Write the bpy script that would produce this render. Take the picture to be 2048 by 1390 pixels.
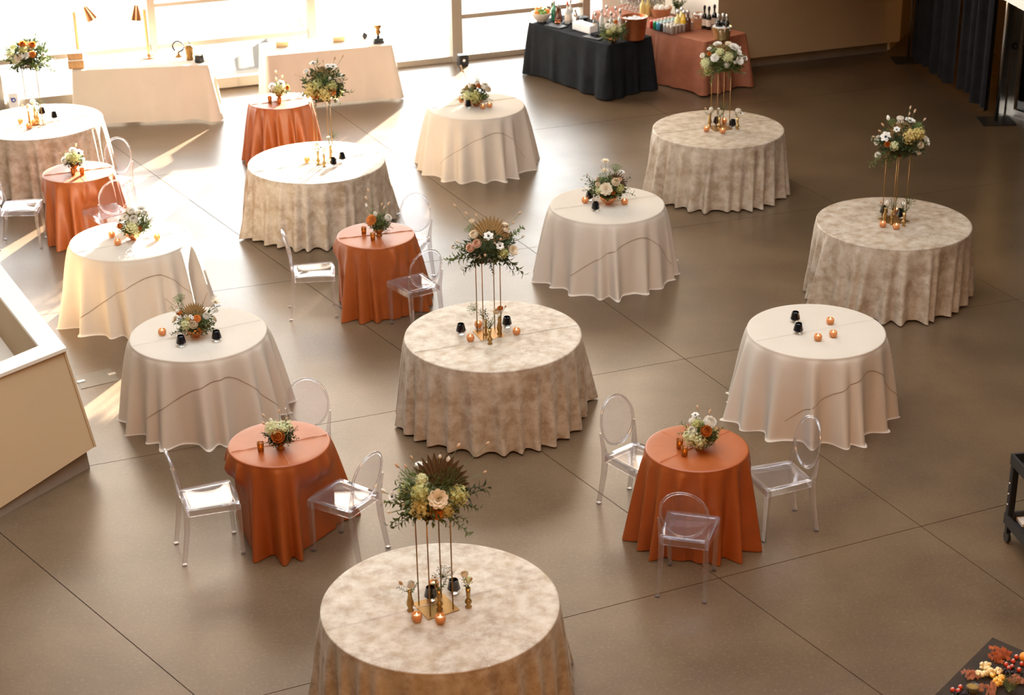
import bpy, math, random
from mathutils import Vector, Matrix
import numpy as np
for o in list(bpy.data.objects): bpy.data.objects.remove(o)
SC = bpy.context.scene
COL = SC.collection
PI = math.pi
# ------------------------------------------------------------------ camera
IW, IH = 2048, 1390
FPX, PITCH, ROLL, CH = 3474.08, math.radians(24.241), math.radians(-0.998), 6.8156
_cp, _sp, _cr, _sr = math.cos(PITCH), math.sin(PITCH), math.cos(ROLL), math.sin(ROLL)
_up = Vector((0, _sp, _cp)); _rt = Vector((1, 0, 0))
CF = Vector((0, _cp, -_sp)); CR = _rt*_cr + _up*_sr; CU = _up*_cr - _rt*_sr
cam = bpy.data.objects.new('camera', bpy.data.cameras.new('camera')); COL.objects.link(cam)
M = Matrix((( CR.x, CU.x, -CF.x, 0), (CR.y, CU.y, -CF.y, 0), (CR.z, CU.z, -CF.z, CH), (0, 0, 0, 1)))
cam.matrix_world = M
cam.data.sensor_width = 36; cam.data.lens = FPX/IW*36; cam.data.clip_end = 300
cam.data.dof.use_dof = True; cam.data.dof.focus_distance = 13.5; cam.data.dof.aperture_fstop = 3.2
SC.camera = cam
# ------------------------------------------------------------------ world, sun, added area lights, exposure
w = bpy.data.worlds.new('sky'); SC.world = w; w.use_nodes = True
w.node_tree.nodes['Background'].inputs[0].default_value = (0.96, 0.985, 1.0, 1)
w.node_tree.nodes['Background'].inputs[1].default_value = 9.5
SUN_AZ, SUN_EL = math.radians(-108.3), math.radians(15.5)       # direction the light travels in plan, elevation
sl = bpy.data.lights.new('sun', 'SUN'); sl.energy = 95; sl.color = (1, .965, .91); sl.angle = math.radians(.7)
so = bpy.data.objects.new('sun', sl); COL.objects.link(so); so.location = (6, 40, 12)
so.rotation_euler = Vector((math.cos(SUN_AZ)*math.cos(SUN_EL), math.sin(SUN_AZ)*math.cos(SUN_EL), -math.sin(SUN_EL))).to_track_quat('-Z', 'Y').to_euler()
def area(name, loc, direction, sx, sy, power, col):
    l = bpy.data.lights.new(name, 'AREA'); l.shape = 'RECTANGLE'; l.size = sx; l.size_y = sy; l.energy = power; l.color = col
    o = bpy.data.objects.new(name, l); COL.objects.link(o); o.location = loc
    o.rotation_euler = Vector(direction).to_track_quat('-Z', 'Y').to_euler(); return o
area('added_overhead_fill', (-.8, 12.0, 9.4), (0, 0, -1), 12, 9, 1640, (.81, .915, 1))          # added area light under the closed ceiling; assumed overhead daylight, no opening built
area('warm_fill', (1.5, 1.0, 8.8), (0, .8, -.6), 8, 3, 1000, (1, .47, .15))          # added warm fill light, high above the camera
area('assumed_upper_light', (-2.2, 25.0, 6.7), (.329, -.944, 0), 11.5, 5.0, 1000, (1, .84, .66))      # added area light before the solid wall; an assumed bright source, no window built
SC.view_settings.view_transform = 'Standard'; SC.view_settings.look = 'None'
SC.view_settings.exposure = 0.0; SC.view_settings.gamma = 1.0; SC.view_settings.use_curve_mapping = False

# ------------------------------------------------------------------ helpers
def ray(px, py): return CR*((px-IW/2)/FPX) + CU*((IH/2-py)/FPX) + CF
def P(px, py, z=0.0):
    d = ray(px, py); return Vector((0, 0, CH)) + d*((z-CH)/d.z)
def PY(px, py, Y):
    d = ray(px, py); return Vector((0, 0, CH)) + d*(Y/d.y)
def lerp(a, b, t): return a+(b-a)*t
class MB:
    def __init__(s): s.v = []; s.f = []
    def add(s, vs, fs, m=None):
        k = len(s.v)
        s.v += [tuple(m @ Vector(p)) for p in vs] if m is not None else [tuple(p) for p in vs]
        s.f += [tuple(i+k for i in q) for q in fs]; return s
    def box(s, x0, x1, y0, y1, z0, z1, m=None, b=0):
        if b <= 0:
            return s.add([(x0,y0,z0),(x1,y0,z0),(x1,y1,z0),(x0,y1,z0),(x0,y0,z1),(x1,y0,z1),(x1,y1,z1),(x0,y1,z1)],
                [(3,2,1,0),(4,5,6,7),(0,1,5,4),(1,2,6,5),(2,3,7,6),(3,0,4,7)], m)
        r = [(x0+b,y0),(x1-b,y0),(x1,y0+b),(x1,y1-b),(x1-b,y1),(x0+b,y1),(x0,y1-b),(x0,y0+b)]
        cx, cy = (x0+x1)/2, (y0+y1)/2; vs = []
        def ring(z, ins): 
            for x, y in r: vs.append((x+ins*(1 if x<cx else -1), y+ins*(1 if y<cy else -1), z))
        ring(z0, b*.6); ring(z0+b, 0); ring(z1-b, 0); ring(z1, b*.6)
        fs = [tuple(range(7,-1,-1)), tuple(range(24,32))]
        for j in range(3):
            for i in range(8): fs.append((j*8+i, j*8+(i+1)%8, (j+1)*8+(i+1)%8, (j+1)*8+i))
        return s.add(vs, fs, m)
    def lathe(s, prof, n=16, m=None, cap=(True, True), rib=0, ribn=0):
        vs = []; fs = []
        for r, z in prof:
            for i in range(n):
                a = 2*PI*i/n; rr = r*(1+(rib*math.cos(ribn*a+z*60) if rib else 0)); vs.append((rr*math.cos(a), rr*math.sin(a), z))
        for j in range(len(prof)-1):
            for i in range(n): fs.append((j*n+i, j*n+(i+1)%n, (j+1)*n+(i+1)%n, (j+1)*n+i))
        if cap[0]: fs.append(tuple(range(n-1, -1, -1)))
        if cap[1]: fs.append(tuple(range((len(prof)-1)*n, len(prof)*n)))
        return s.add(vs, fs, m)
    def tube(s, pts, r, n=6, m=None, cap=True):
        pts = [Vector(p) for p in pts]; rs = r if isinstance(r, (list, tuple)) else [r]*len(pts); vs = []; fs = []
        for i, p in enumerate(pts):
            t = (pts[min(i+1, len(pts)-1)]-pts[max(i-1, 0)]).normalized()
            a = t.cross(Vector((0, 0, 1)) if abs(t.z) < .95 else Vector((1, 0, 0))).normalized(); b = t.cross(a)
            for k in range(n):
                q = 2*PI*(k+.5)/n; vs.append(p+a*(rs[i]*math.cos(q))+b*(rs[i]*math.sin(q)))
        for j in range(len(pts)-1):
            for k in range(n): fs.append((j*n+k, j*n+(k+1)%n, (j+1)*n+(k+1)%n, (j+1)*n+k))
        if cap: fs += [tuple(range(n-1,-1,-1)), tuple(range((len(pts)-1)*n, len(pts)*n))]
        return s.add(vs, fs, m)
    def bar(s, pts, sx, sy, m=None):      # rectangular section along mostly vertical path; sx, sy may be lists
        vs = []; fs = []
        for i, p in enumerate(pts):
            a = sx[i] if isinstance(sx, (list, tuple)) else sx; b = sy[i] if isinstance(sy, (list, tuple)) else sy
            for u, q in ((-1,-1),(1,-1),(1,1),(-1,1)): vs.append((p[0]+u*a/2, p[1]+q*b/2, p[2]))
        for j in range(len(pts)-1):
            for k in range(4): fs.append((j*4+k, j*4+(k+1)%4, (j+1)*4+(k+1)%4, (j+1)*4+k))
        fs += [(3,2,1,0), tuple(range(len(pts)*4-4, len(pts)*4))]
        return s.add(vs, fs, m)
    def ball(s, c, r, n=10, k=6, sc=(1,1,1), m=None):
        vs = []; fs = []
        for j in range(k+1):
            a = PI*j/k
            for i in range(n):
                b = 2*PI*i/n; vs.append((c[0]+r*sc[0]*math.sin(a)*math.cos(b), c[1]+r*sc[1]*math.sin(a)*math.sin(b), c[2]-r*sc[2]*math.cos(a)))
        for j in range(k):
            for i in range(n): fs.append((j*n+i, j*n+(i+1)%n, (j+1)*n+(i+1)%n, (j+1)*n+i))
        return s.add(vs, fs, m)
    def mesh(s, name, mat, smooth=True):
        me = bpy.data.meshes.new(name); me.from_pydata(s.v, [], s.f); me.validate()
        if smooth: me.polygons.foreach_set('use_smooth', [True]*len(me.polygons))
        if mat: me.materials.append(mat)
        return me
    def build(s, name, mat, parent=None, smooth=False, loc=None, sharp=None):
        me = s.mesh(name, mat, smooth)
        if sharp:
            try: me.set_sharp_from_angle(angle=math.radians(sharp))
            except Exception: pass
        return obj(name, me, parent, loc)
def obj(name, me, parent=None, loc=None, mat4=None):
    o = bpy.data.objects.new(name, me); COL.objects.link(o)
    if parent: o.parent = parent
    if loc is not None: o.location = loc
    if mat4 is not None: o.matrix_basis = mat4
    return o
def tag(o, label, cat, group=None, kind=None):
    if label: o['label'] = label
    if cat: o['category'] = cat
    if group: o['group'] = group
    if kind: o['kind'] = kind
    return o
def thing(name, label, cat, loc=(0,0,0), rz=0, group=None):
    o = bpy.data.objects.new(name, None); COL.objects.link(o); o.empty_display_size = .1
    o.location = loc; o.rotation_euler = (0, 0, rz); return tag(o, label, cat, group)
def struct(o): o['kind'] = 'structure'; return o
def inst(name, label, cat, loc, parts, rz=0, group=None):
    t = thing(name, label, cat, loc, rz, group)
    for p in parts: add_part(t, p)
    return t
def add_part(t, p):          # (name, mesh, matrix?, [subparts]?)
    o = obj(p[0], p[1], t, None, p[2] if len(p) > 2 else None)
    for q in (p[3] if len(p) > 3 else []): add_part(o, q)
    return o
def TRS(loc, direction=None, s=1, spin=0):
    q = Vector(direction).to_track_quat('Z', 'Y').to_matrix().to_4x4() if direction is not None else Matrix.Identity(4)
    return Matrix.Translation(loc) @ q @ Matrix.Rotation(spin, 4, 'Z') @ (Matrix.Diagonal((s, s, s, 1)) if not isinstance(s, tuple) else Matrix.Diagonal((*s, 1)))

# ------------------------------------------------------------------ materials
def nt(name):
    m = bpy.data.materials.new(name); m.use_nodes = True; t = m.node_tree; return m, t, t.nodes['Principled BSDF']
def link(t, a, b): t.links.new(a, b)
def noise_ramp(t, scale, c0, c1, p0=.35, p1=.65, detail=4, coord='Object', rough=.55, stretch=None):
    tc = t.nodes.new('ShaderNodeTexCoord'); n = t.nodes.new('ShaderNodeTexNoise'); r = t.nodes.new('ShaderNodeValToRGB')
    n.inputs['Scale'].default_value = scale; n.inputs['Detail'].default_value = detail; n.inputs['Roughness'].default_value = rough
    src = tc.outputs[coord]
    if stretch:
        mp = t.nodes.new('ShaderNodeMapping'); mp.inputs['Scale'].default_value = stretch; link(t, src, mp.inputs[0]); src = mp.outputs[0]
    link(t, src, n.inputs['Vector']); link(t, n.outputs[0], r.inputs[0])
    r.color_ramp.elements[0].position = p0; r.color_ramp.elements[1].position = p1
    r.color_ramp.elements[0].color = (*c0, 1); r.color_ramp.elements[1].color = (*c1, 1)
    return r.outputs[0], n
def mixc(t, a, b, fac, mode='MIX'):
    m = t.nodes.new('ShaderNodeMix'); m.data_type = 'RGBA'; m.blend_type = mode
    if isinstance(fac, (int, float)): m.inputs[0].default_value = fac
    else: link(t, fac, m.inputs[0])
    for i, x in ((6, a), (7, b)):
        if isinstance(x, tuple): m.inputs[i].default_value = (*x, 1)
        else: link(t, x, m.inputs[i])
    return m.outputs[2]
def bump(t, b, height, strength, dist=.01):
    n = t.nodes.new('ShaderNodeBump'); n.inputs['Strength'].default_value = strength; n.inputs['Distance'].default_value = dist
    link(t, height, n.inputs['Height']); link(t, n.outputs[0], b.inputs['Normal'])
def mat(name, c, rough=.5, metal=0, var=.12, scale=8, spec=.5, sheen=0, bmp=0, bscale=60, rand=0, emit=0, coat=0):
    m, t, b = nt(name)
    c0 = tuple(max(0, x*(1-var)) for x in c); c1 = tuple(min(1, x*(1+var)) for x in c)
    col, n = noise_ramp(t, scale, c0, c1, .3, .7)
    if rand:
        oi = t.nodes.new('ShaderNodeObjectInfo'); hs = t.nodes.new('ShaderNodeHueSaturation'); mr = t.nodes.new('ShaderNodeMapRange')
        mr.inputs[3].default_value = 1-rand; mr.inputs[4].default_value = 1+rand; link(t, oi.outputs['Random'], mr.inputs[0]); link(t, mr.outputs[0], hs.inputs['Value'])
        link(t, col, hs.inputs['Color']); col = hs.outputs[0]
    link(t, col, b.inputs['Base Color'])
    b.inputs['Roughness'].default_value = rough; b.inputs['Metallic'].default_value = metal; b.inputs['Specular IOR Level'].default_value = spec
    b.inputs['Sheen Weight'].default_value = sheen; b.inputs['Coat Weight'].default_value = coat
    if bmp:
        n2 = t.nodes.new('ShaderNodeTexNoise'); n2.inputs['Scale'].default_value = bscale; bump(t, b, n2.outputs[0], bmp)
    if emit: b.inputs['Emission Color'].default_value = (*c, 1); b.inputs['Emission Strength'].default_value = emit
    return m
def petalmat(name, c, trans=.35, rand=.06, var=.1):
    m, t, b = nt(name)
    c0 = tuple(x*(1-var) for x in c); c1 = tuple(min(1, x*(1+var)) for x in c)
    col, n = noise_ramp(t, 25, c0, c1, .3, .7)
    link(t, col, b.inputs['Base Color']); b.inputs['Roughness'].default_value = .55; b.inputs['Specular IOR Level'].default_value = .25
    tr = t.nodes.new('ShaderNodeBsdfTranslucent'); link(t, col, tr.inputs[0]); mx = t.nodes.new('ShaderNodeMixShader'); mx.inputs[0].default_value = trans
    link(t, b.outputs[0], mx.inputs[1]); link(t, tr.outputs[0], mx.inputs[2]); link(t, mx.outputs[0], t.nodes['Material Output'].inputs[0])
    return m
def clothmat(name, c0, c1, scale, rough, sheen, trans=0, spec=.3, weave=500, p0=.38, p1=.62, mott=None, bstr=.15):
    m, t, b = nt(name)
    col, n = noise_ramp(t, scale, c0, c1, p0, p1, 6, rough=.62)
    if mott:
        c2, n2 = noise_ramp(t, mott[0], (0,0,0), (1,1,1), mott[2], mott[3], 5, rough=.7); col = mixc(t, col, mott[1], c2)
    link(t, col, b.inputs['Base Color']); b.inputs['Roughness'].default_value = rough; b.inputs['Specular IOR Level'].default_value = spec
    b.inputs['Sheen Weight'].default_value = sheen; b.inputs['Sheen Roughness'].default_value = .4; b.inputs['Sheen Tint'].default_value = (*((.85,.72,.55) if sheen > .5 else c1), 1)
    tc = t.nodes.new('ShaderNodeTexCoord'); nn = t.nodes.new('ShaderNodeTexNoise'); nn.inputs['Scale'].default_value = weave; link(t, tc.outputs['Object'], nn.inputs['Vector'])
    n3 = t.nodes.new('ShaderNodeTexNoise'); n3.inputs['Scale'].default_value = 9; n3.inputs['Detail'].default_value = 3; link(t, tc.outputs['Object'], n3.inputs['Vector'])
    ad = t.nodes.new('ShaderNodeMath'); ad.operation = 'MULTIPLY_ADD'; ad.inputs[1].default_value = .25; link(t, nn.outputs[0], ad.inputs[0]); link(t, n3.outputs[0], ad.inputs[2])
    if bstr: bump(t, b, ad.outputs[0], bstr, .02)
    if trans:
        tr = t.nodes.new('ShaderNodeBsdfTranslucent'); link(t, col, tr.inputs[0]); mx = t.nodes.new('ShaderNodeMixShader'); mx.inputs[0].default_value = trans
        link(t, b.outputs[0], mx.inputs[1]); link(t, tr.outputs[0], mx.inputs[2]); link(t, mx.outputs[0], t.nodes['Material Output'].inputs[0])
    return m
def glassmat(name, tint=(1,1,1), ior=1.49, rough=0, glassfac=0.0, gtint=(1,1,1), milk=0, milkc=(.86,.85,.92)):
    """thin clear material: straight-through light plus Fresnel reflection, with a share of true refraction"""
    m, t, b = nt(name); t.nodes.remove(b)
    tr = t.nodes.new('ShaderNodeBsdfTransparent'); tr.inputs[0].default_value = (*tint, 1)
    gl = t.nodes.new('ShaderNodeBsdfGlossy'); gl.inputs['Roughness'].default_value = max(rough, .02); gl.inputs[0].default_value = (*gtint, 1)
    fr = t.nodes.new('ShaderNodeFresnel'); ge = t.nodes.new('ShaderNodeNewGeometry'); mr = t.nodes.new('ShaderNodeMapRange')
    mr.inputs[3].default_value = ior; mr.inputs[4].default_value = 1/ior; link(t, ge.outputs['Backfacing'], mr.inputs[0]); link(t, mr.outputs[0], fr.inputs[0])
    mx = t.nodes.new('ShaderNodeMixShader'); link(t, fr.outputs[0], mx.inputs[0]); link(t, tr.outputs[0], mx.inputs[1]); link(t, gl.outputs[0], mx.inputs[2]); out = mx.outputs[0]
    if glassfac:
        g = t.nodes.new('ShaderNodeBsdfGlass'); g.inputs['IOR'].default_value = ior; g.inputs['Roughness'].default_value = rough; g.inputs[0].default_value = (*tint, 1)
        m2 = t.nodes.new('ShaderNodeMixShader'); m2.inputs[0].default_value = glassfac; link(t, out, m2.inputs[1]); link(t, g.outputs[0], m2.inputs[2]); out = m2.outputs[0]
    if milk:
        d = t.nodes.new('ShaderNodeBsdfDiffuse'); d.inputs[0].default_value = (*milkc, 1); m3 = t.nodes.new('ShaderNodeMixShader'); m3.inputs[0].default_value = milk; link(t, out, m3.inputs[1]); link(t, d.outputs[0], m3.inputs[2]); out = m3.outputs[0]
    link(t, out, t.nodes['Material Output'].inputs[0]); return m

def concrete():
    m, t, b = nt('polished_concrete')
    big, _ = noise_ramp(t, 1.1, (.084,.051,.026), (.140,.087,.045), .30, .70, 5, 'Object', .6)
    spk, ns = noise_ramp(t, 42, (0,0,0), (.32,.32,.32), .55, .78, 1, 'Object', .5)
    col = mixc(t, big, (.22,.175,.12), spk)
    dk, _ = noise_ramp(t, 36, (.28,.28,.28), (0,0,0), .24, .45, 1, 'Object', .6)
    col = mixc(t, col, (.05,.038,.026), dk)
    link(t, col, b.inputs['Base Color'])
    ro, n = noise_ramp(t, 1.3, (.275,.275,.275), (.34,.34,.34), .3, .7, 5)
    link(t, ro, b.inputs['Roughness']); b.inputs['Specular IOR Level'].default_value = .65
    return m
MT = {}
MT['floor'] = concrete()
MT['joint'] = mat('joint_filler', (.03,.024,.018), .9)
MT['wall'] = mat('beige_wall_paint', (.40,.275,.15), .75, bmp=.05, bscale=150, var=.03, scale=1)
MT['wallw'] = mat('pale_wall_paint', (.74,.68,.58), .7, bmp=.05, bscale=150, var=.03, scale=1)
MT['toe'] = mat('grey_plinth', (.20,.16,.12), .6, var=.1)
MT['dwall'] = mat('dark_unseen_wall', (.12,.085,.055), .7, var=.2)  # walls out of view, made dark to cut bounce onto the table skirts
MT['ceil'] = mat('ceiling_paint', (.22,.17,.12), .9, var=.03)
MT['frame'] = mat('beige_aluminium', (.30,.245,.185), .45, .15, var=.04)
MT['pane'] = glassmat('window_glass', (.97,.98,.97))
MT['pave'] = mat('outdoor_concrete', (.62,.60,.56), .9, var=.06, scale=2)
MT['greypatch'] = mat('grey_ground', (.11,.112,.115), .9, var=.1, scale=3)  # darker grey patch of the outdoor ground
MT['velvet'] = clothmat('champagne_velvet', (.275,.195,.122), (.375,.285,.192), 5, .50, .35, spec=.45, mott=(8, (.57,.50,.415), .38, .74), bstr=.06)
MT['linen'] = clothmat('cream_linen', (.615,.530,.432), (.635,.550,.452), 3, .75, .05, trans=.14, spec=.2, bstr=0)
MT['rust'] = clothmat('rust_satin', (.29,.062,.007), (.325,.073,.009), 5, .42, .15, trans=.03, spec=.6, bstr=.05)
MT['copperc'] = clothmat('terracotta_linen', (.29,.098,.048), (.34,.120,.062), 6, .6, .05, spec=.3)
MT['blackc'] = clothmat('charcoal_cloth', (.010,.011,.012), (.014,.015,.016), 6, .8, 0, spec=.08)
MT['whitec'] = clothmat('white_cloth', (.80,.78,.74), (.86,.84,.80), 6, .8, .1, spec=.2)
MT['seam'] = mat('seam_shadow', (.24,.15,.085), .8)  # sewn seam line, its shadow painted in as dark brown
MT['wood'] = mat('table_wood', (.30,.19,.10), .6, var=.2)
MT['acryl'] = glassmat('clear_polycarbonate', (.97,.968,.985), 1.6, .03, .25, milk=.02)
MT['acrylback'] = glassmat('clear_polycarbonate_back', (.965,.962,.98), 1.5, .03, 0, milk=.008)
MT['gold'] = mat('brushed_gold', (.34,.185,.055), .45, .85, var=.08)
MT['brass'] = mat('aged_brass', (.46,.31,.12), .36, .9, var=.2, scale=30)
MT['copper'] = mat('copper', (.80,.36,.17), .25, .95, var=.08)
MT['amber'] = glassmat('amber_glass', (.95,.66,.38), 1.6, .08, .2, (1,.85,.7), .40, (.82,.46,.22))
MT['amberd'] = mat('dark_amber_glass', (.42,.17,.03), .14, .5, var=.5, scale=50, coat=.6)
MT['ambercup'] = glassmat('dark_amber_cup_glass', (.75,.36,.08), 1.6, .08, .3, (1,.8,.6), .30, (.50,.20,.03))
MT['blackg'] = mat('black_glass', (.006,.006,.008), .08, 0, spec=.7, coat=.5)
MT['clear'] = glassmat('clear_glass', (.95,.96,.95), 1.5, .02, .3)
MT['wax'] = mat('candle_wax', (.85,.74,.55), .5, var=.04)
MT['flame'] = mat('candle_flame', (1,.62,.22), .5, emit=9)
for k, c in dict(white=(.84,.81,.74), cream=(.82,.72,.55), blush=(.80,.55,.40), orange=(.62,.20,.035), hyd=(.52,.50,.20), hydp=(.66,.66,.38), hydy=(.62,.49,.18), tan=(.66,.47,.31)).items(): MT[k] = petalmat('petal_'+k, c)
for k, c in dict(green=(.085,.105,.028), green2=(.14,.175,.052), dgreen=(.040,.054,.018), sage=(.17,.22,.11), umbel=(.16,.25,.075)).items(): MT[k] = petalmat('leaf_'+k, c, .25, var=.3)
MT['palm'] = petalmat('dried_palm', (.30,.185,.075), .3, var=.2); MT['palmd'] = petalmat('dark_dried_palm', (.10,.055,.026), .25, var=.25)
MT['stem'] = mat('flower_stem', (.13,.17,.06), .6)
MT['core'] = mat('flower_eye', (.02,.018,.02), .7); MT['eye'] = mat('flower_heart', (.55,.45,.12), .7)
MT['blackp'] = mat('black_plastic', (.012,.012,.013), .45, var=.1)
MT['drape'] = clothmat('black_drape', (.006,.006,.008), (.012,.012,.015), 4, .8, .25)
MT['steel'] = mat('brushed_steel', (.62,.60,.56), .32, .9, var=.08)
MT['chrome'] = mat('chrome', (.75,.75,.74), .15, 1, var=.02)

# ------------------------------------------------------------------ the setting: floor, window wall, walls, parapet
random.seed(3)
def clip(poly, a, n, keep):       # keep side of the line through a with normal n
    out = []
    for i in range(len(poly)):
        p, q = poly[i], poly[(i+1) % len(poly)]; dp = ((p-a)@n)*keep; dq = ((q-a)@n)*keep
        if dp >= 0: out.append(p)
        if (dp > 0 > dq) or (dp < 0 < dq): out.append(p+(q-p)*(dp/(dp-dq)))
    return out
WU = Vector((math.cos(math.radians(19.2)), math.sin(math.radians(19.2)), 0)); WN = Vector((-WU.y, WU.x, 0)); WA = Vector((-1.6, 25.45, 0))
def WP(s, off=0, z=0): return WA + WU*s + WN*off + Vector((0, 0, z))
def floor_build():
    base = struct(MB().box(-10.5, 11, -4.1, 34, -.30, -.012).build('floor', MT['joint']))
    # outline of the indoor floor: behind the camera to the window line
    wl, wr = WP(-9.6), WP(3.1)
    poly = [np.array(p) for p in ((-10.4, -4.0), (10.9, -4.0), (10.9, 29.9), (wr.x, wr.y), (wl.x, wl.y))]
    lines = [((.95,16.21),(3.64,10.58)), ((-2.75,17.86),(-1.07,15.12)), ((-4.02,11.79),(-2.4,9.89)), ((.34,10.45),(3.86,11.95)), ((-3.51,12.89),(-2.52,13.26)), ((-2.6,16.85),(-2.0,17.05)), ((4.6,17.2),(6.9,12.0)), ((-5.2,20.2),(-2.2,21.25))]
    polys = [poly]
    g = .0035
    for a, b in lines:
        a, b = np.array(a), np.array(b); d = (b-a)/np.linalg.norm(b-a); n = np.array((-d[1], d[0])); nx = []
        for pl in polys:
            for k in (1, -1):
                c = clip(pl, a+n*g*k, n, k)
                if len(c) > 2: nx.append(c)
        polys = nx
    for pl in polys:
        v = [(p[0], p[1], 0) for p in pl]; k = len(v); v += [(p[0], p[1], -.02) for p in pl]
        m = MB().add(v, [tuple(range(k)), tuple(range(2*k-1, k-1, -1))]+[(i+k, (i+1) % k+k, (i+1) % k, i) for i in range(k)])
        me = m.mesh('slab', MT['floor'], False)
        import bmesh
        bm = bmesh.new(); bm.from_mesh(me); bmesh.ops.recalc_face_normals(bm, faces=bm.faces); bm.to_mesh(me); bm.free()
        obj('slab', me, base)
floor_build()
def walls():
    # window wall: frame rising to 3.8 m, wall above
    Z = 3.80
    rot = Matrix.Translation(WA) @ Matrix.Rotation(math.radians(19.2), 4, 'Z')
    win = struct(thing('window_1', None, None)); win.matrix_world = rot
    S0 = -9.4
    ms = [(-8.02,.11), (-5.80,.11), (-3.605,.10), (-1.315,.115), (.885,.16), (2.97,.12)]
    for s, wd in ms: MB().box(s-wd/2, s+wd/2, -.09, .09, 0, Z).build('mullion', MT['frame'], win)
    ss = [S0]+[m[0] for m in ms]
    for i in range(len(ss)-1):
        a, b = ss[i]+.06, ss[i+1]-.055
        MB().box(a, b, -.05, .05, 0, .085).build('sill_rail', MT['frame'], win)
        if i != 4: MB().box(a, b, -.05, .05, .635, .705).build('rail', MT['frame'], win)
        if i == 3: MB().box(a, b, -.05, .05, 1.235, 1.285).build('rail', MT['frame'], win)
        MB().box(a, b, -.05, .05, 2.45, 2.50).build('rail', MT['frame'], win)
        for z0, z1 in (((.085,.635),(.705,2.45),(2.5,Z-.06)) if i != 4 else ((.085,2.45),(2.5,Z-.06))):
            MB().box(a, b, -.004, .004, z0, z1).build('pane', MT['pane'], win)
    MB().box(3.03, 3.26, -.004, .004, .085, Z-.06).build('pane', MT['pane'], win); MB().box(3.03, 3.26, -.05, .05, 0, .085).build('sill_rail', MT['frame'], win)
    MB().box(S0, 3.27, -.09, .09, Z-.06, Z).build('head_rail', MT['frame'], win)
    struct(MB().box(S0, 3.28, -.15, .15, Z, 9.6, rot).build('wall_window', MT['wall']))
    # low convector cabinets under the left bays
    for a, b in ((-8.7,-5.9), (-5.72,-3.68), (-3.5,-1.45)):
        h = thing('convector_heater', {-8.7:'low beige convector heater behind the grey bench', -5.72:'low beige convector heater behind the copper lamp table', -3.5:'low beige convector heater panel between the two cream buffet tables'}[a], 'heater'); h.matrix_world = rot
        MB().box(a, b, -.20, -.10, .02, .15).build('cabinet', MT['frame'], h)
        MB().box(a, b, -.205, -.10, .15, .165).build('top_grille', MT['frame'], h)
        n = int((b-a)/.45)
        for k in range(1, n): MB().box(a+(b-a)*k/n-.008, a+(b-a)*k/n+.008, -.21, -.20, .04, .14).build('cover_strip', MT['frame'], h)
    # return wall behind the bar, then the beige wall parallel to the windows, standing on a recessed plinth
    c0, c1 = WP(4.0), Vector((3.05, 24.75, 0)); d = Vector((math.cos(math.radians(19.3)), math.sin(math.radians(19.3)), 0))
    def slab(name, a, b, z0, z1, th, mt):
        u = (b-a).normalized(); n = Vector((-u.y, u.x, 0))
        m = MB().add([tuple(p+Vector((0,0,z))) for z in (z0, z1) for p in (a, b, b+n*th, a+n*th)], [(3,2,1,0),(4,5,6,7),(0,1,5,4),(1,2,6,5),(2,3,7,6),(3,0,4,7)])
        return struct(m.build(name, mt))
    slab('wall_jamb', WP(3.26), c0, 0, 9.6, .2, MT['wallw'])
    slab('wall_bar', c0, c1, 0, 9.6, .2, MT['wallw'])
    e1 = c1 + d*3.05
    slab('wall_right', c1, e1, .17, 9.6, .25, MT['wall'])
    off = Vector((-d.y, d.x, 0))*.14
    slab('baseboard_right', c1+off, e1+off-d*.12, 0, .17, .1, MT['toe'])
    D0 = P(2016, 228); D1 = P(2120, 262); D1 = D0+(D1-D0).normalized()*1.02
    # passage wall behind the drape, glazed door beyond, bulkhead above it
    slab('wall_passage', Vector((7.2, 29.0, 0)), Vector((7.45, 22.9, 0)), 0, 9.6, .2, MT['wall'])
    slab('wall_far', e1+Vector((-.1,.16,0)), Vector((7.3, 29, 0)), 0, 9.6, .2, MT['wall'])
    slab('wall_side', Vector((10.9, 21.4, 0)), Vector((10.9, -4.0, 0)), 0, 9.6, .2, MT['dwall'])
    slab('wall_door', D1.copy(), Vector((10.9, 21.4, 0)), 0, 9.6, .2, MT['wall'])
    slab('wall_nook', Vector((7.45, 22.95, 0)), D1.copy(), 0, 9.6, .2, MT['wall'])
    slab('wall_left', Vector((-10.3, -4.0, 0)), Vector((-10.4, 22.6, 0)), 0, 9.6, -.2, MT['dwall'])
    slab('wall_back', Vector((-10.4, -4.0, 0)), Vector((10.9, -4.0, 0)), 0, 9.6, -.2, MT['dwall'])
    struct(MB().box(-10.6, 11, -4.2, 30, 9.6, 9.8).build('ceiling', MT['ceil']))
    # balcony slab over the right side; only its pale edge reaches the top right corner
    a, b = P(2008, 0, 3.0), P(2048, 22, 3.0); dv = (b-a).normalized(); k0, k1 = a-dv*9.5, b+dv*13
    vs = [a, k1, Vector((10.9, k1.y, 3.0)), Vector((10.9, 28, 3.0)), Vector((2.2, 28, 3.0)), Vector((2.2, 22.6, 3.0)), Vector((3.4, 20.8, 3.0))]; nv = len(vs); vs += [p+Vector((0,0,.35)) for p in vs]  # unseen rear corners drawn out to shade the right wall
    struct(MB().add([tuple(p) for p in vs], [tuple(range(nv)), tuple(range(2*nv-1, nv-1, -1))]+[((i+1) % nv, i, nv+i, nv+(i+1) % nv) for i in range(nv)]).build('ceiling_balcony', MT['wallw']))
    # glazed steel door
    u = (D1-D0).normalized()
    dm = Matrix.Translation(D0) @ Matrix.Rotation(math.atan2(u.y, u.x), 4, 'Z')
    dr = struct(thing('door_1', None, None)); dr.matrix_world = dm
    L = 1.0
    for x in (0, L-.12): MB().box(x, x+.12, -.04, .04, 0, 2.2).build('door_stile', MT['steel'], dr)
    MB().box(-.14, -.02, -.06, .06, 0, 2.3).build('door_jamb', MT['steel'], dr)
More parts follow.
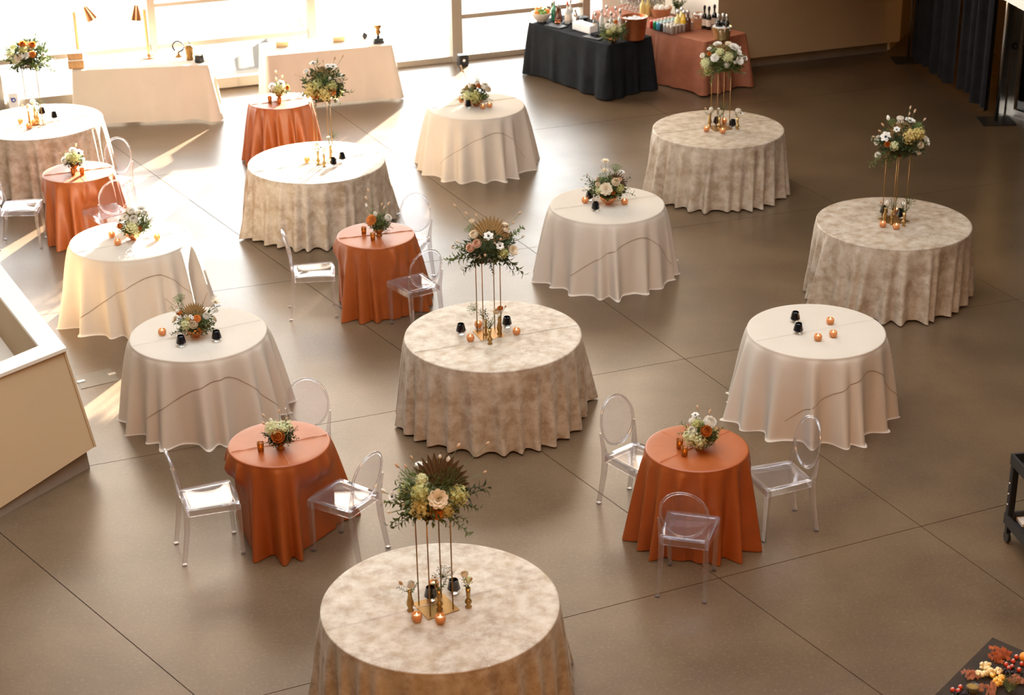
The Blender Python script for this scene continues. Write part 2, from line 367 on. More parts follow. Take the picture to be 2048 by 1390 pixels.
    MB().box(.12, L-.12, -.04, .04, 0, .10).build('door_rail', MT['steel'], dr); MB().box(.12, L-.12, -.04, .04, 2.1, 2.2).build('door_rail', MT['steel'], dr)
    MB().box(.12, L-.12, -.005, .005, .10, 2.1).build('pane', MT['blackg'], dr)
    MB().ball((.06, -.07, .95), .045, 12, 8, (1,.7,1)).build('door_knob', MT['blackp'], dr, True)
    # outdoors
    struct(MB().add([tuple(WP(-14,.1,-.03)), tuple(WP(12,.1,-.03)), tuple(WP(12,20,-.03)), tuple(WP(-14,20,-.03))], [(0,1,2,3)]).build('ground', MT['pave']))
    q = [P(700,-2,-.02), P(640,-90,-.02), P(1350,-90,-.02), P(1260,36,-.02), P(905,52,-.02)]
    struct(MB().add([tuple(p) for p in q], [(4,3,2,1,0)]).build('trim_2', MT['greypatch']))
walls()
def parapet():
    T, B = Vector((-3.68, 13.02, 1.0)), P(190, 893, .2); T2 = P(-90, 790, 1.0); _n = (T2-T).cross(B-T); _d = ray(-90, 1075); _o = Vector((0,0,CH)); B2 = _o+_d*((T-_o).dot(_n)/_d.dot(_n))
    A2 = P(-90, 427, 1.0); e = (A2-T).normalized()                    # second arm runs back along the right face
    par = struct(thing('wall_parapet', None, None))
    def poly(name, mt, vs, fs): MB().add([tuple(v) for v in vs], fs).build(name, mt, par)
    Bk = B + (A2-T)*1.0
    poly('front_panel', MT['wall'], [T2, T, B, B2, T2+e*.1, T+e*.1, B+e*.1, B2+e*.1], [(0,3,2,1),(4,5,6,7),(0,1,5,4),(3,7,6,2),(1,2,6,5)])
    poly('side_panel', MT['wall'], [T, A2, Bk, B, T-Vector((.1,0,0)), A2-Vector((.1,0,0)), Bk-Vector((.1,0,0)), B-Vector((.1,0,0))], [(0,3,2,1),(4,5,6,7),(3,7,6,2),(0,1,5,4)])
    # corner bead
    MB().tube([T+Vector((.002,-.004,0)), B+Vector((.002,-.004,0))], .012, 6).build('corner_bead', MT['wall'], par)
    I = P(78, 698, 1.0); I2 = P(-90, 770, 1.0)*1.0; I3 = P(-90, 483, 1.0)
    up = Vector((0,0,.03))
    o = [T2, T, A2, I3, I, P(-90, 769, 1.0)]
    o = [Vector(p) for p in o]; out = [T2+Vector((0,-.02,0)), T+Vector((.03,-.02,0)), A2+Vector((.03,0,0)), I3, I, o[5]]
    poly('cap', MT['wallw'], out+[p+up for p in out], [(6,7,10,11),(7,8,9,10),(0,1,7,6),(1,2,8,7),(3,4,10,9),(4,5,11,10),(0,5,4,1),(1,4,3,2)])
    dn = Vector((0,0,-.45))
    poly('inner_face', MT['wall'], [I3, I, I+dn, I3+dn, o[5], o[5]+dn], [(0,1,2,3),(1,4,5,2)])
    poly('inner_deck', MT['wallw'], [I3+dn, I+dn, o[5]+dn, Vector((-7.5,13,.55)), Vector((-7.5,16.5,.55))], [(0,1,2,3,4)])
    k = P(180, 935); k2 = P(-90, 1085); kb = k+(A2-T)
    poly('plinth', MT['toe'], [k2, k, kb, Vector((k2.x-.05, k2.y+.09, max(.03, B2.z))), k+Vector((-.03,.04,.21)), kb+Vector((-.03,0,.21))], [(0,1,4,3),(1,2,5,4)])
parapet()
q = [P(150,752,.004), P(220,736,.004), P(238,760,.004), P(162,778,.004)]
hatch = thing('floor_box', 'flat metal floor box cover beside the beige parapet', 'floor box')
MB().add([tuple(p) for p in q]+[tuple(p-Vector((0,0,.004))) for p in q], [(3,2,1,0),(0,1,5,4),(1,2,6,5),(2,3,7,6),(3,0,4,7)]).build('cover', mat('hatch_metal', (.17,.14,.105), .35, .2), hatch)
for a in ((157,764),(219,749)):
    c = P(a[0]+5, a[1]-1, .004); MB().box(-.035,.035,-.02,.02,0,.006, Matrix.Translation(c) @ Matrix.Rotation(.55,4,'Z')).build('latch', MT['steel'], hatch)

# ------------------------------------------------------------------ round tables and their cloths
TZ = .76
TAB = {'V1':(-.488,9.464),'V2':(-.162,13.722),'V3':(3.838,16.329),'V4':(2.459,19.582),'V5':(-2.152,18.598),'V6':(-5.692,20.357),
 'C1':(-2.728,13.86),'C2':(-3.78,16.214),'C3':(1.014,17.014),'C4':(2.623,13.692),'C5':(-.388,20.699),
 'O1':(-1.781,11.746),'O2':(1.373,11.558),'O3':(-1.335,16.228),'O4':(-4.774,18.386),'O5':(-2.841,21.075)}
RAD = {'V':.762, 'C':.588, 'O':.383}
CREASE = {'V1':((658,1260),(1089,1155)),'V2':((865,700),(1150,652)),'V3':((1665,471),(1905,425)),'V4':((1318,268),(1560,238)),'V5':((510,345),(760,305)),'V6':((0,262),(190,230)),
 'C1':((310,684),(521,641)),'C2':((160,505),(375,461)),'C3':((1112,419),(1318,391)),'C4':((1516,682),(1743,640)),'C5':((875,216),(1045,194)),
 'O1':((463,906),(653,871)),'O2':((1318,927),(1458,863)),'O3':((690,477),(822,462)),'O4':((88,352),(222,335)),'O5':((505,210),(616,196))}
CROSS = {'C1':((388,673),(425,717)),'C2':((253,481),(271,519)),'C3':((1222,408),(1262,445)),'C5':((960,214),(985,237)),'O1':((560,895),(579,931)),'O2':((1325,865),(1465,932)),'O3':((758,471),(774,497)),'O4':((160,352),(170,364)),'V1':((960,1300),(980,1335))}
WHERE = {'V1':'nearest velvet table','V2':'central velvet table','V3':'rightmost velvet table','V4':'velvet table before the bar','V5':'sunlit velvet table behind centre','V6':'velvet table cut by the left edge',
 'C1':'cream table beside the beige parapet','C2':'half sunlit cream table at left','C3':'cream table right of centre','C4':'flowerless cream table at right','C5':'farthest cream table',
 'O1':'lower left rust table','O2':'lower right rust table','O3':'middle rust table','O4':'orange table at far left','O5':'farthest orange table'}
def fold_table(n, seed):
    rd = random.Random(seed); N = 2048; th = np.linspace(0, 2*PI, N, endpoint=False); b = np.zeros(N)
    for i in range(n):
        c = 2*PI*(i+rd.uniform(-.28,.28))/n; wd = PI/n*rd.uniform(.36,.62); a = rd.uniform(.45,1)
        d = (th-c+PI) % (2*PI)-PI; b = np.maximum(b, a*np.exp(-(d/wd)**2))
    return b
CHAIRAT = {'O1':[((-2.546,11.41),20),((-1.068,11.316),146),((-1.650,12.60),-98)],'O2':[((1.185,10.657),74),((.799,12.195),-49),((2.258,11.758),-160)],'O3':[((-2.214,16.05),8),((-.97,17.07),-112),((-.80,15.47),123)],'O4':[((-5.65,18.15),5),((-4.49,19.20),-109),((-4.24,17.72),127)]}
class Skirt:
    def __init__(s, key):
        s.k = key; c = key[0]; s.R = RAD[c]
        s.n = {'V':28,'C':17,'O':16}[c]; s.flare = {'V':.050,'C':.120,'O':.085}[c]; s.amp = {'V':.092,'C':.110,'O':.140}[c]
        seed = sum(ord(x)*(i+3) for i, x in enumerate(key)); s.b = fold_table(s.n, seed); s.s = fold_table(7, seed+5)
        a, b = [P(*q, TZ) for q in CREASE[key]]; s.az = math.atan2(b.y-a.y, b.x-a.x)
        s.wing = {'V':.10,'C':.06,'O':.03}[c]; s.ww = .17
        rd = random.Random(seed+9); s.tw = rd.uniform(-.05,.05)
    def look(s, tb, th):
        x = (th % (2*PI))/(2*PI)*len(tb); i = int(x) % len(tb); f = x-int(x); return tb[i]*(1-f)+tb[(i+1) % len(tb)]*f
    def pt(s, th, t):              # t 0 at the rim .. 1 at the floor
        g = min(1, max(0, (t-.012)/.988)); gg = g**.62
        b = s.look(s.b, th+s.tw*t+.03*math.sin(5*th)*t); w2 = s.look(s.s, th*1+1.3)
        wv = sum(math.exp(-((((th-a+PI) % (2*PI))-PI)/s.ww)**2) for a in (s.az, s.az+PI))
        r = s.R+.004 + gg*s.flare*(.75+.5*w2) + gg*s.amp*(b*1.5-.6)*(.55+.45*g) + wv*s.wing*g
        lift = .012 if s.k[0] == 'V' else .004
        z = TZ*(1-t)+lift*t
        for (rx, ry), az in CHAIRAT.get(s.k, []):      # linen pushed in by a chair front
            a = math.radians(az); fx, fy = math.cos(a), math.sin(a); cx, cy = TAB[s.k]; dx, dy = math.cos(th), math.sin(th)
            D = (cx-rx)*fx+(cy-ry)*fy-.505; cz = -(dx*fx+dy*fy)
            if cz > .15:
                lat = abs((cx-rx+r*dx)*-fy+(cy-ry+r*dy)*fx); wl = min(1, max(0, (.30-lat)/.09)); wz = min(1, max(0, (.62-z)/.12)); lim = max(.20, (D-.012)/cz)
                if lim < r: r = r+(lim-r)*wl*wl*(3-2*wl)*wz
        if t > .9: z += .012*(1-b)*(t-.9)*10*(1 if s.k[0] != 'O' else .5)
        return r, z
def make_cloth(key):
    s = Skirt(key); c = key[0]; mt = MT[{'V':'velvet','C':'linen','O':'rust'}[c]]; cx, cy = TAB[key]; N = 264; vs = []; fs = []
    rings = [(s.R*k/6, TZ+.004) for k in range(1, 6)]+[(s.R-.012, TZ+.004),(s.R-.004, TZ+.003)]
    vs.append((0, 0, TZ+.004))
    for r, z in rings:
        for i in range(N): a = 2*PI*i/N; vs.append((r*math.cos(a), r*math.sin(a), z))
    ts = [0,.012,.035,.07,.11,.16,.22,.29,.36,.44,.52,.6,.68,.76,.83,.89,.94,.975,1]
    for t in ts:
        for i in range(N):
            a = 2*PI*i/N; r, z = s.pt(a, t); vs.append((r*math.cos(a), r*math.sin(a), z))
    nr = len(rings)+len(ts)
    if c == 'C':         # linen long enough to break on the floor
        for e, zz in ((.010,.003),(.03,.001)):
            for i in range(N):
                a = 2*PI*i/N; r, z = s.pt(a, 1); b = s.look(s.b, a+s.tw); w2 = s.look(s.s, a+2.1); q = e*(.25+.9*b*w2+.35*w2); vs.append(((r+q)*math.cos(a), (r+q)*math.sin(a), zz))
            nr += 1
    for i in range(N): fs.append((0, 1+i, 1+(i+1) % N))
    for j in range(nr-1):
        for i in range(N): fs.append((1+j*N+i, 1+(j+1)*N+i, 1+(j+1)*N+(i+1) % N, 1+j*N+(i+1) % N))
    lab = {'V1':'mottled champagne velvet tablecloth on the nearest round table at the bottom edge','V2':'mottled champagne velvet tablecloth on the central round table','V3':'mottled champagne velvet tablecloth on the rightmost tall-bouquet table','V4':'mottled champagne velvet tablecloth on the round table before the bar','V5':'sunlit mottled champagne velvet tablecloth behind the middle rust table','V6':'sunlit champagne velvet tablecloth on the table cut by the left edge',
     'C1':'cream linen tablecloth on the round table beside the beige parapet','C2':'half sunlit cream linen tablecloth on the round table at left','C3':'cream linen tablecloth on the round table right of the central bouquet','C4':'cream linen tablecloth on the flowerless round table at right','C5':'cream linen tablecloth on the farthest round table, left of the bar',
     'O1':'rust orange tablecloth on the small round table at lower left','O2':'rust orange tablecloth on the small round table at lower right','O3':'rust orange tablecloth on the small round table in the middle','O4':'bright orange tablecloth on the small round table at far left','O5':'sunlit orange tablecloth on the farthest small round table'}[key]
    t = thing('tablecloth', lab, 'tablecloth', (cx, cy, 0), 0, {'V':'velvet tablecloths','C':'cream linen tablecloths','O':'rust tablecloths'}[c])
    m = MB(); m.v = vs; m.f = fs; cl = m.build('cloth', mt, t, True)
    O = Vector((cx, cy, 0))
    def ridge(a, b, h=.009, wd=.011):
        a, b = a-O, b-O; d = (b-a).normalized(); n = Vector((-d.y, d.x, 0)); z = TZ+.0035; k = 14; vs = []; fs = []
        for i in range(k+1):
            p = a.lerp(b, i/k); q = .0025*math.sin(i*1.7)
            for o_, hh in ((-wd,0),(0,h*(.8+.3*math.sin(i*2.3))),(wd*.6,0)): vs.append((p.x+n.x*(o_+q), p.y+n.y*(o_+q), z+hh))
        for i in range(k): fs += [(i*3+3, i*3+4, i*3+1, i*3), (i*3+4, i*3+5, i*3+2, i*3+1)]
        MB().add(vs, fs).build('fold_crease', mt, t, True)
    def fit(a, b):
        A, B = P(*a, TZ), P(*b, TZ); return A, B
    A, B = fit(*CREASE[key]); d = (B-A).normalized(); o2 = Vector((cx, cy, TZ)); mid = A+d*((o2-A).dot(d)); h = math.sqrt(max(.01, s.R**2-(mid-o2).length_squared))-.012
    ridge(mid-d*h, mid+d*h)
    if key in CROSS: ridge(*fit(*CROSS[key]), .006, .008)
    if c == 'C':
        th0 = math.radians({'C1':-62,'C2':-58,'C3':-60,'C4':-52,'C5':-66}[key]); vs = []; fs = []; K = 60
        for i in range(K+1):
            u = i/K*2-1; th = th0+u*math.radians(68 if u < 0 else 40); tt = .22+.55*abs(u)**1.6
            for dt in (-.004,.004):
                r, z = s.pt(th, tt+dt); vs.append(((r+.003)*math.cos(th), (r+.003)*math.sin(th), z))
        for i in range(K): fs.append((i*2, i*2+2, i*2+3, i*2+1))
        MB().add(vs, fs).build('seam', MT['seam'], t)
        # the folding table shows as a darker rim through the linen
        tb = thing('round_table', 'round folding table faintly visible through the '+{'C1':'cream linen beside the parapet','C2':'half sunlit cream linen at left','C3':'cream linen right of centre','C4':'flowerless cream linen at right','C5':'farthest cream linen'}[key], 'table', (cx, cy, 0), 0, 'folding tables under cream linen')
        MB().lathe([(s.R-.03,TZ-.055),(s.R-.008,TZ-.05),(s.R-.008,TZ-.004),(s.R-.02,TZ-.001)], 48).build('tabletop', MT['wood'], tb, True, sharp=40)
        for k in range(4):
            a = PI/4+k*PI/2; MB().tube([(.38*math.cos(a), .38*math.sin(a), TZ-.055), (.40*math.cos(a), .40*math.sin(a), 0)], .014, 8).build('leg', MT['steel'], tb, True)
for k in TAB: make_cloth(k)

# ------------------------------------------------------------------ clear chairs
def chair_parts():
    ac, ab = MT['acryl'], MT['acrylback']; parts = []
    # seat: dished slab, wider in front
    vs = []; fs = []; n = 8
    for j in range(n+1):
        for i in range(n+1):
            u, v = i/n*2-1, j/n; hw = lerp(.172, .198, v); y = lerp(-.205, .200, v)
            if v == 1: y -= .02*u*u
            vs.append((u*hw, y, .462-.012*(1-u*u)*(1-(2*v-1)**2)))
    k = len(vs)
    for j in range(n+1):
        for i in range(n+1): p = vs[j*(n+1)+i]; vs.append((p[0], p[1], p[2]-.012))
    for j in range(n):
        for i in range(n):
            a = j*(n+1)+i; q = (a, a+1, a+n+2, a+n+1); fs.append(q); fs.append(tuple(k+x for x in reversed(q)))
    per = [i for i in range(n+1)]+[(j+1)*(n+1)-1 for j in range(1, n+1)]+[n*(n+1)+i for i in range(n-1, -1, -1)]+[j*(n+1) for j in range(n-1, 0, -1)]
    for a, b in zip(per, per[1:]+per[:1]): fs.append((b, a, a+k, b+k))
    m = MB(); m.v = vs; m.f = fs; parts.append(('seat', m.mesh('seat', ac)))
    def rail(a, b, th=.012, h=.05):
        a, b = Vector(a), Vector(b); d = (b-a).normalized(); nn = Vector((-d.y, d.x, 0))*th; z1, z0 = .449, .449-h
        return MB().add([tuple(p+Vector((0,0,z))) for z in (z0, z1) for p in (a, b, b+nn, a+nn)], [(3,2,1,0),(4,5,6,7),(0,1,5,4),(1,2,6,5),(2,3,7,6),(3,0,4,7)]).mesh('seat_rail', ac, False)
    for a, b in (((-.17,-.205,0),(.17,-.205,0)), ((.172,-.2,0),(.196,.19,0)), ((.19,.19,0),(-.19,.19,0)), ((-.196,.19,0),(-.172,-.2,0))): parts.append(('seat_rail', rail(a, b)))
    for s in (-1, 1):
        parts.append(('leg', MB().bar([(s*.178,.172,.449),(s*.172,.176,.2),(s*.166,.18,.012)], [.040,.034,.026], [.038,.032,.026]).mesh('leg', ac, False), None, [('foot', MB().box(s*.166-.016,s*.166+.016,.164,.196,0,.014).mesh('foot', ac, False))]))
        pts = [(s*.172,-.268,.012),(s*.168,-.245,.14),(s*.164,-.222,.28),(s*.162,-.212,.40),(s*.165,-.215,.48),(s*.174,-.228,.56),(s*.184,-.243,.64)]
        parts.append(('leg', MB().bar(pts, [.026,.030,.034,.036,.030,.022,.012], [.028,.032,.036,.038,.034,.028,.018]).mesh('leg', ac, False), None, [('foot', MB().box(s*.172-.016,s*.172+.016,-.285,-.252,0,.014).mesh('foot', ac, False))]))
    # oval back with thick rim, leaning slightly
    def back(u, v): return Vector((.182*u, -.222-.075*(v*.5+.5)+.030*u*u*.6, .692+.208*v))
    vs = []; fs = []; n = 40; rr = [0,.35,.65,.9]
    for side in (-.003, .003):
        for r in rr:
            for i in range(n): a = 2*PI*i/n; p = back(r*math.cos(a), r*math.sin(a)); vs.append((p.x, p.y+side, p.z))
    for sd in range(2):
        o = sd*n*len(rr)
        for j in range(len(rr)-1):
            for i in range(n):
                q = (o+j*n+i, o+j*n+(i+1) % n, o+(j+1)*n+(i+1) % n, o+(j+1)*n+i); fs.append(q if sd else q[::-1])
    m = MB(); m.v = vs; m.f = fs
    rim = MB(); rv = []; rf = []; K = 8
    for i in range(n):
        a = 2*PI*i/n
        for k in range(K):
            b = 2*PI*k/K; r = 1-.055+.055*math.cos(b); p = back(r*math.cos(a), r*math.sin(a)); rv.append((p.x, p.y+.0105*math.sin(b), p.z))
    for i in range(n):
        for k in range(K): rf.append((i*K+k, i*K+(k+1) % K, ((i+1) % n)*K+(k+1) % K, ((i+1) % n)*K+k))
    rim.v = rv; rim.f = rf
    parts.append(('backrest', m.mesh('backrest', ab), None, [('rim', rim.mesh('rim', ac))]))
    return parts
CHP = chair_parts()
CHAIRS = [((1.185,10.657),74,'clear acrylic chair in the foreground, back to the camera, at lower right rust table'),
 ((.799,12.195),-49,'clear acrylic chair left of the lower right rust table'), ((2.258,11.758),-160,'clear acrylic chair right of the lower right rust table'),
 ((-2.546,11.41),20,'clear acrylic chair left of the lower left rust table'), ((-1.068,11.316),146,'clear acrylic chair right of the lower left rust table'), ((-1.650,12.60),-98,'clear acrylic chair behind the lower left rust table'),
 ((-2.214,16.05),8,'clear acrylic chair left of the middle rust table'), ((-.97,17.07),-112,'clear acrylic chair behind the middle rust table'), ((-.80,15.47),123,'clear acrylic chair in front right of the middle rust table'),
 ((-5.65,18.15),5,'clear acrylic chair cut by the left edge, left of the far left orange table'), ((-4.49,19.20),-109,'clear acrylic chair behind the far left orange table'), ((-4.24,17.72),127,'clear acrylic chair in front right of the far left orange table')]
for (x, y), az, lab in CHAIRS:
    a = math.radians(az); off = .268
    inst('ghost_chair', lab, 'chair', (x+off*math.cos(a), y+off*math.sin(a), 0), CHP, a-PI/2, 'clear acrylic chairs at the rust tables')

# ------------------------------------------------------------------ blossoms, leaves, bouquets
def petals(layers, eye=None):
    m = MB()
    for n, br, ln, wd, tilt, curl, ph in layers:
        for i in range(n):
            a = 2*PI*(i+ph)/n; rot = Matrix.Rotation(a, 4, 'Z'); vs = []; fs = []
            for j in range(4):
                v = j/3; tl = math.radians(tilt+curl*v); 
                rr = br+ln*v*math.sin(tl)*1.0; zz = ln*v*math.cos(tl)
                hw = wd*math.sin(PI*(.18+.64*v))*.5*(1 if j < 3 else .62)
                for k in (-1, 0, 1): vs.append((rr-(.16*hw if k else 0)*0, k*hw, zz+(.22*hw if k else 0)*math.sin(tl)))
            vs = [(x-abs(y)*.35*math.cos(math.radians(tilt)), y, z) for x, y, z in vs]
            for j in range(3):
                for k in range(2): q = j*3+k; fs.append((q, q+1, q+4, q+3))
            m.add(vs, fs, rot)
    return m
def bm(name, m, mt): return m.mesh(name, MT[mt])
BL = {}
for cname in ('white','cream','blush','orange'):
    BL['ran_'+cname] = ('ranunculus', bm('ranunculus', petals([(4,.03,.50,.5,2,-10,0),(6,.12,.62,.6,12,-22,.3),(8,.26,.72,.7,26,-34,.1),(9,.40,.78,.75,42,-40,.5),(10,.50,.72,.7,68,-46,.2)]).ball((0,0,.12),.52,10,6,(1,1,.7)), cname))
    BL['peony_'+cname] = ('peony', bm('peony', petals([(5,.02,.45,.5,10,10,0),(7,.1,.6,.6,30,10,.4),(8,.18,.75,.75,50,5,.1),(9,.25,.78,.85,70,0,.6)]).ball((0,0,0),.3,8,5,(1,1,.6)), cname))
    BL['tulip_'+cname] = ('tulip', bm('tulip', petals([(3,.20,1.7,1.15,30,-34,0),(3,.26,1.6,1.2,32,-32,.5)]).ball((0,0,.1),.26,8,5), cname))
BL['anem'] = ('anemone', bm('anemone', petals([(6,.10,.92,.85,68,8,0),(6,.08,.75,.75,55,5,.5)]), 'white'), [('flower_eye', bm('flower_eye', MB().ball((0,0,.14),.24,10,6,(1,1,.7)), 'core'))])
BL['mari'] = ('marigold', bm('marigold', petals([(6,.02,.35,.34,8,10,0),(9,.12,.45,.36,25,12,.3),(12,.22,.55,.38,42,10,.1),(14,.32,.62,.4,60,8,.5),(14,.38,.6,.42,80,6,.2)]).ball((0,0,.05),.35,8,5,(1,1,.6)), 'orange'))
BL['dahlia'] = ('dahlia', bm('dahlia', petals([(8,.05,.6,.22,15,10,0),(12,.1,.85,.24,40,6,.5),(14,.12,.95,.24,65,4,.2)]), 'cream'))
def hyd(mt, seed):
    m = MB(); rd = random.Random(seed); m.ball((0,0,0), .60, 10, 6)
    for i in range(95):
        z = 1-2*(i+.5)/95
        if z < -.55: continue
        a = i*2.39996; r = math.sqrt(1-z*z); d = Vector((r*math.cos(a), r*math.sin(a), z)); d += Vector((rd.uniform(-.2,.2), rd.uniform(-.2,.2), rd.uniform(-.2,.2)))
        mt4 = TRS(d.normalized()*rd.uniform(.72,1.04), d+Vector((rd.gauss(0,.35), rd.gauss(0,.35), rd.gauss(0,.35))), .215, rd.uniform(0,6))
        for k in range(4):
            r4 = mt4 @ Matrix.Rotation(k*PI/2, 4, 'Z'); m.add([(0,0,0),(.5,-.42,.14),(1,0,.06),(.5,.42,.14)], [(0,1,2,3)], r4)
    return ('hydrangea', m.mesh('hydrangea', MT[mt], False))
BL['hyd'] = hyd('hyd', 1); BL['hydp'] = hyd('hydp', 2); BL['hydy'] = hyd('hydy', 3)
def umbel(mt, seed):
    m = MB(); rd = random.Random(seed)
    for i in range(26):
        r = math.sqrt((i+.5)/26); a = i*2.39996; c = Vector((r*math.cos(a), r*math.sin(a), .55-.35*r*r))
        m.tube([(0,0,-.5), tuple(c)], .018, 3, cap=False)
        for k in range(9):
            q = c+Vector((rd.gauss(0,.09), rd.gauss(0,.09), rd.gauss(0,.05))); s = rd.uniform(.03,.055)
            m.add([(s,0,0),(-s*.5,s*.87,0),(-s*.5,-s*.87,0),(0,0,s)], [(0,1,3),(1,2,3),(2,0,3)], Matrix.Translation(q))
    return ('umbel', m.mesh('umbel', MT[mt], False))
BL['umb'] = umbel('umbel', 5); BL['umbd'] = umbel('green', 6)
def bunny():
    m = MB(); rd = random.Random(8)
    m.ball((0,0,.5), .30, 8, 7, (1,1,1.9))
    for i in range(70):
        z = 1-2*(i+.5)/70; a = i*2.39996; r = math.sqrt(1-z*z); d = Vector((r*math.cos(a), r*math.sin(a), z*1.9)); p = Vector((0,0,.5))+d*.28
        e = p+Vector((d.x*.16, d.y*.16, .16+d.z*.1)); t = Vector((-d.y, d.x, 0))*.03; m.add([tuple(p+t), tuple(p-t), tuple(e)], [(0,1,2)])
    return ('bunny_tail', m.mesh('bunny_tail', MT['tan'], True))
BL['bun'] = bunny()
def palm(mt, n=17, half=78):
    m = MB()
    for i in range(n):
        a0 = math.radians(-half+2*half*i/n); a1 = math.radians(-half+2*half*(i+1)/n); am = (a0+a1)/2; L = .80+.20*math.cos(am)
        def q(a, r, z): return (r*math.sin(a), z, r*math.cos(a))
        m.add([q(a0,.06,0),q(am,.06,.012),q(a1,.06,0),q(a0,L*.78,-.02),q(am,L*.80,.045),q(a1,L*.78,-.02),q(am,L,.03)], [(0,1,4,3),(1,2,5,4),(3,4,6),(4,5,6)])
    m.tube([(0,0,-.4),(0,0,.08)], .025, 5)
    return ('palm_fan', m.mesh('palm_fan', MT[mt], False))
BL['palm'] = palm('palm'); BL['palmd'] = palm('palmd', 13, 70)
def leafq(m, p, d, up, L, W_, fold=.2):
    d = d.normalized(); s = d.cross(up).normalized(); u = s.cross(d)
    a = p; b = p+d*L*.5; e = p+d*L
    m.add([tuple(a), tuple(b+s*W_*.5+u*W_*fold), tuple(e-u*L*.12), tuple(b-s*W_*.5+u*W_*fold), tuple(b)], [(0,1,4),(1,2,4),(2,3,4),(3,0,4)])
def sprig(name, mt, n, L, W_, droop, seed, roundl=False):
    m = MB(); rd = random.Random(seed); pts = [Vector((math.sin(i*.5)*.03, 0, 0))+Vector((0, -droop*(i/9)**2, 1.0*i/9)) for i in range(10)]
    m.tube(pts, [.022*(1-i/14) for i in range(10)], 4)
    for i in range(n):
        t = .15+.85*i/(n-1); k = min(8, int(t*9)); p = pts[k].lerp(pts[k+1], t*9-k); ax = (pts[min(9,k+1)]-pts[k]).normalized(); a = i*2.4+rd.uniform(-.5,.5)
        rad = Vector((math.cos(a), math.sin(a), 0)); d = rad*.9+ax*rd.uniform(.3,.8); l = L*rd.uniform(.7,1.1)*(1-.3*t)
        leafq(m, p, d, ax+Vector((.1,.2,.1)), l, W_*l/L)
    return (name, m.mesh(name, MT[mt], False))
BL['euc'] = sprig('eucalyptus_sprig', 'sage', 16, .24, .22, .35, 2)
BL['leaf'] = sprig('leaf_sprig', 'green', 17, .34, .16, .2, 3)
BL['leafl'] = sprig('leaf_sprig', 'green2', 16, .30, .17, .3, 4)
BL['olive'] = sprig('olive_sprig', 'dgreen', 18, .40, .10, .15, 7)
BL['fern'] = sprig('fern_sprig', 'green2', 30, .26, .06, .25, 9)
BL['bud'] = ('bud', bm('bud', MB().ball((0,0,.4), .8, 8, 6, (.8,.8,1)), 'blush'))
FOL = []
for sd in range(3):
    m = MB(); rd = random.Random(40+sd)
    for i in range(520):
        z = rd.uniform(-.75,1); a = rd.uniform(0,6.28); r = math.sqrt(max(0,1-z*z)); d = Vector((r*math.cos(a), r*math.sin(a), z)); p = d*rd.uniform(.45,.92)
        leafq(m, p, d+Vector((rd.gauss(0,.6), rd.gauss(0,.6), rd.gauss(0,.5))), Vector((rd.gauss(0,1), rd.gauss(0,1), rd.gauss(0,1))), rd.uniform(.16,.34), rd.uniform(.07,.14))
    m.ball((0,0,-.05), .55, 10, 6, (1,1,.8))
    FOL.append(m.mesh('foliage', MT[('green','dgreen','green2')[sd]], False))
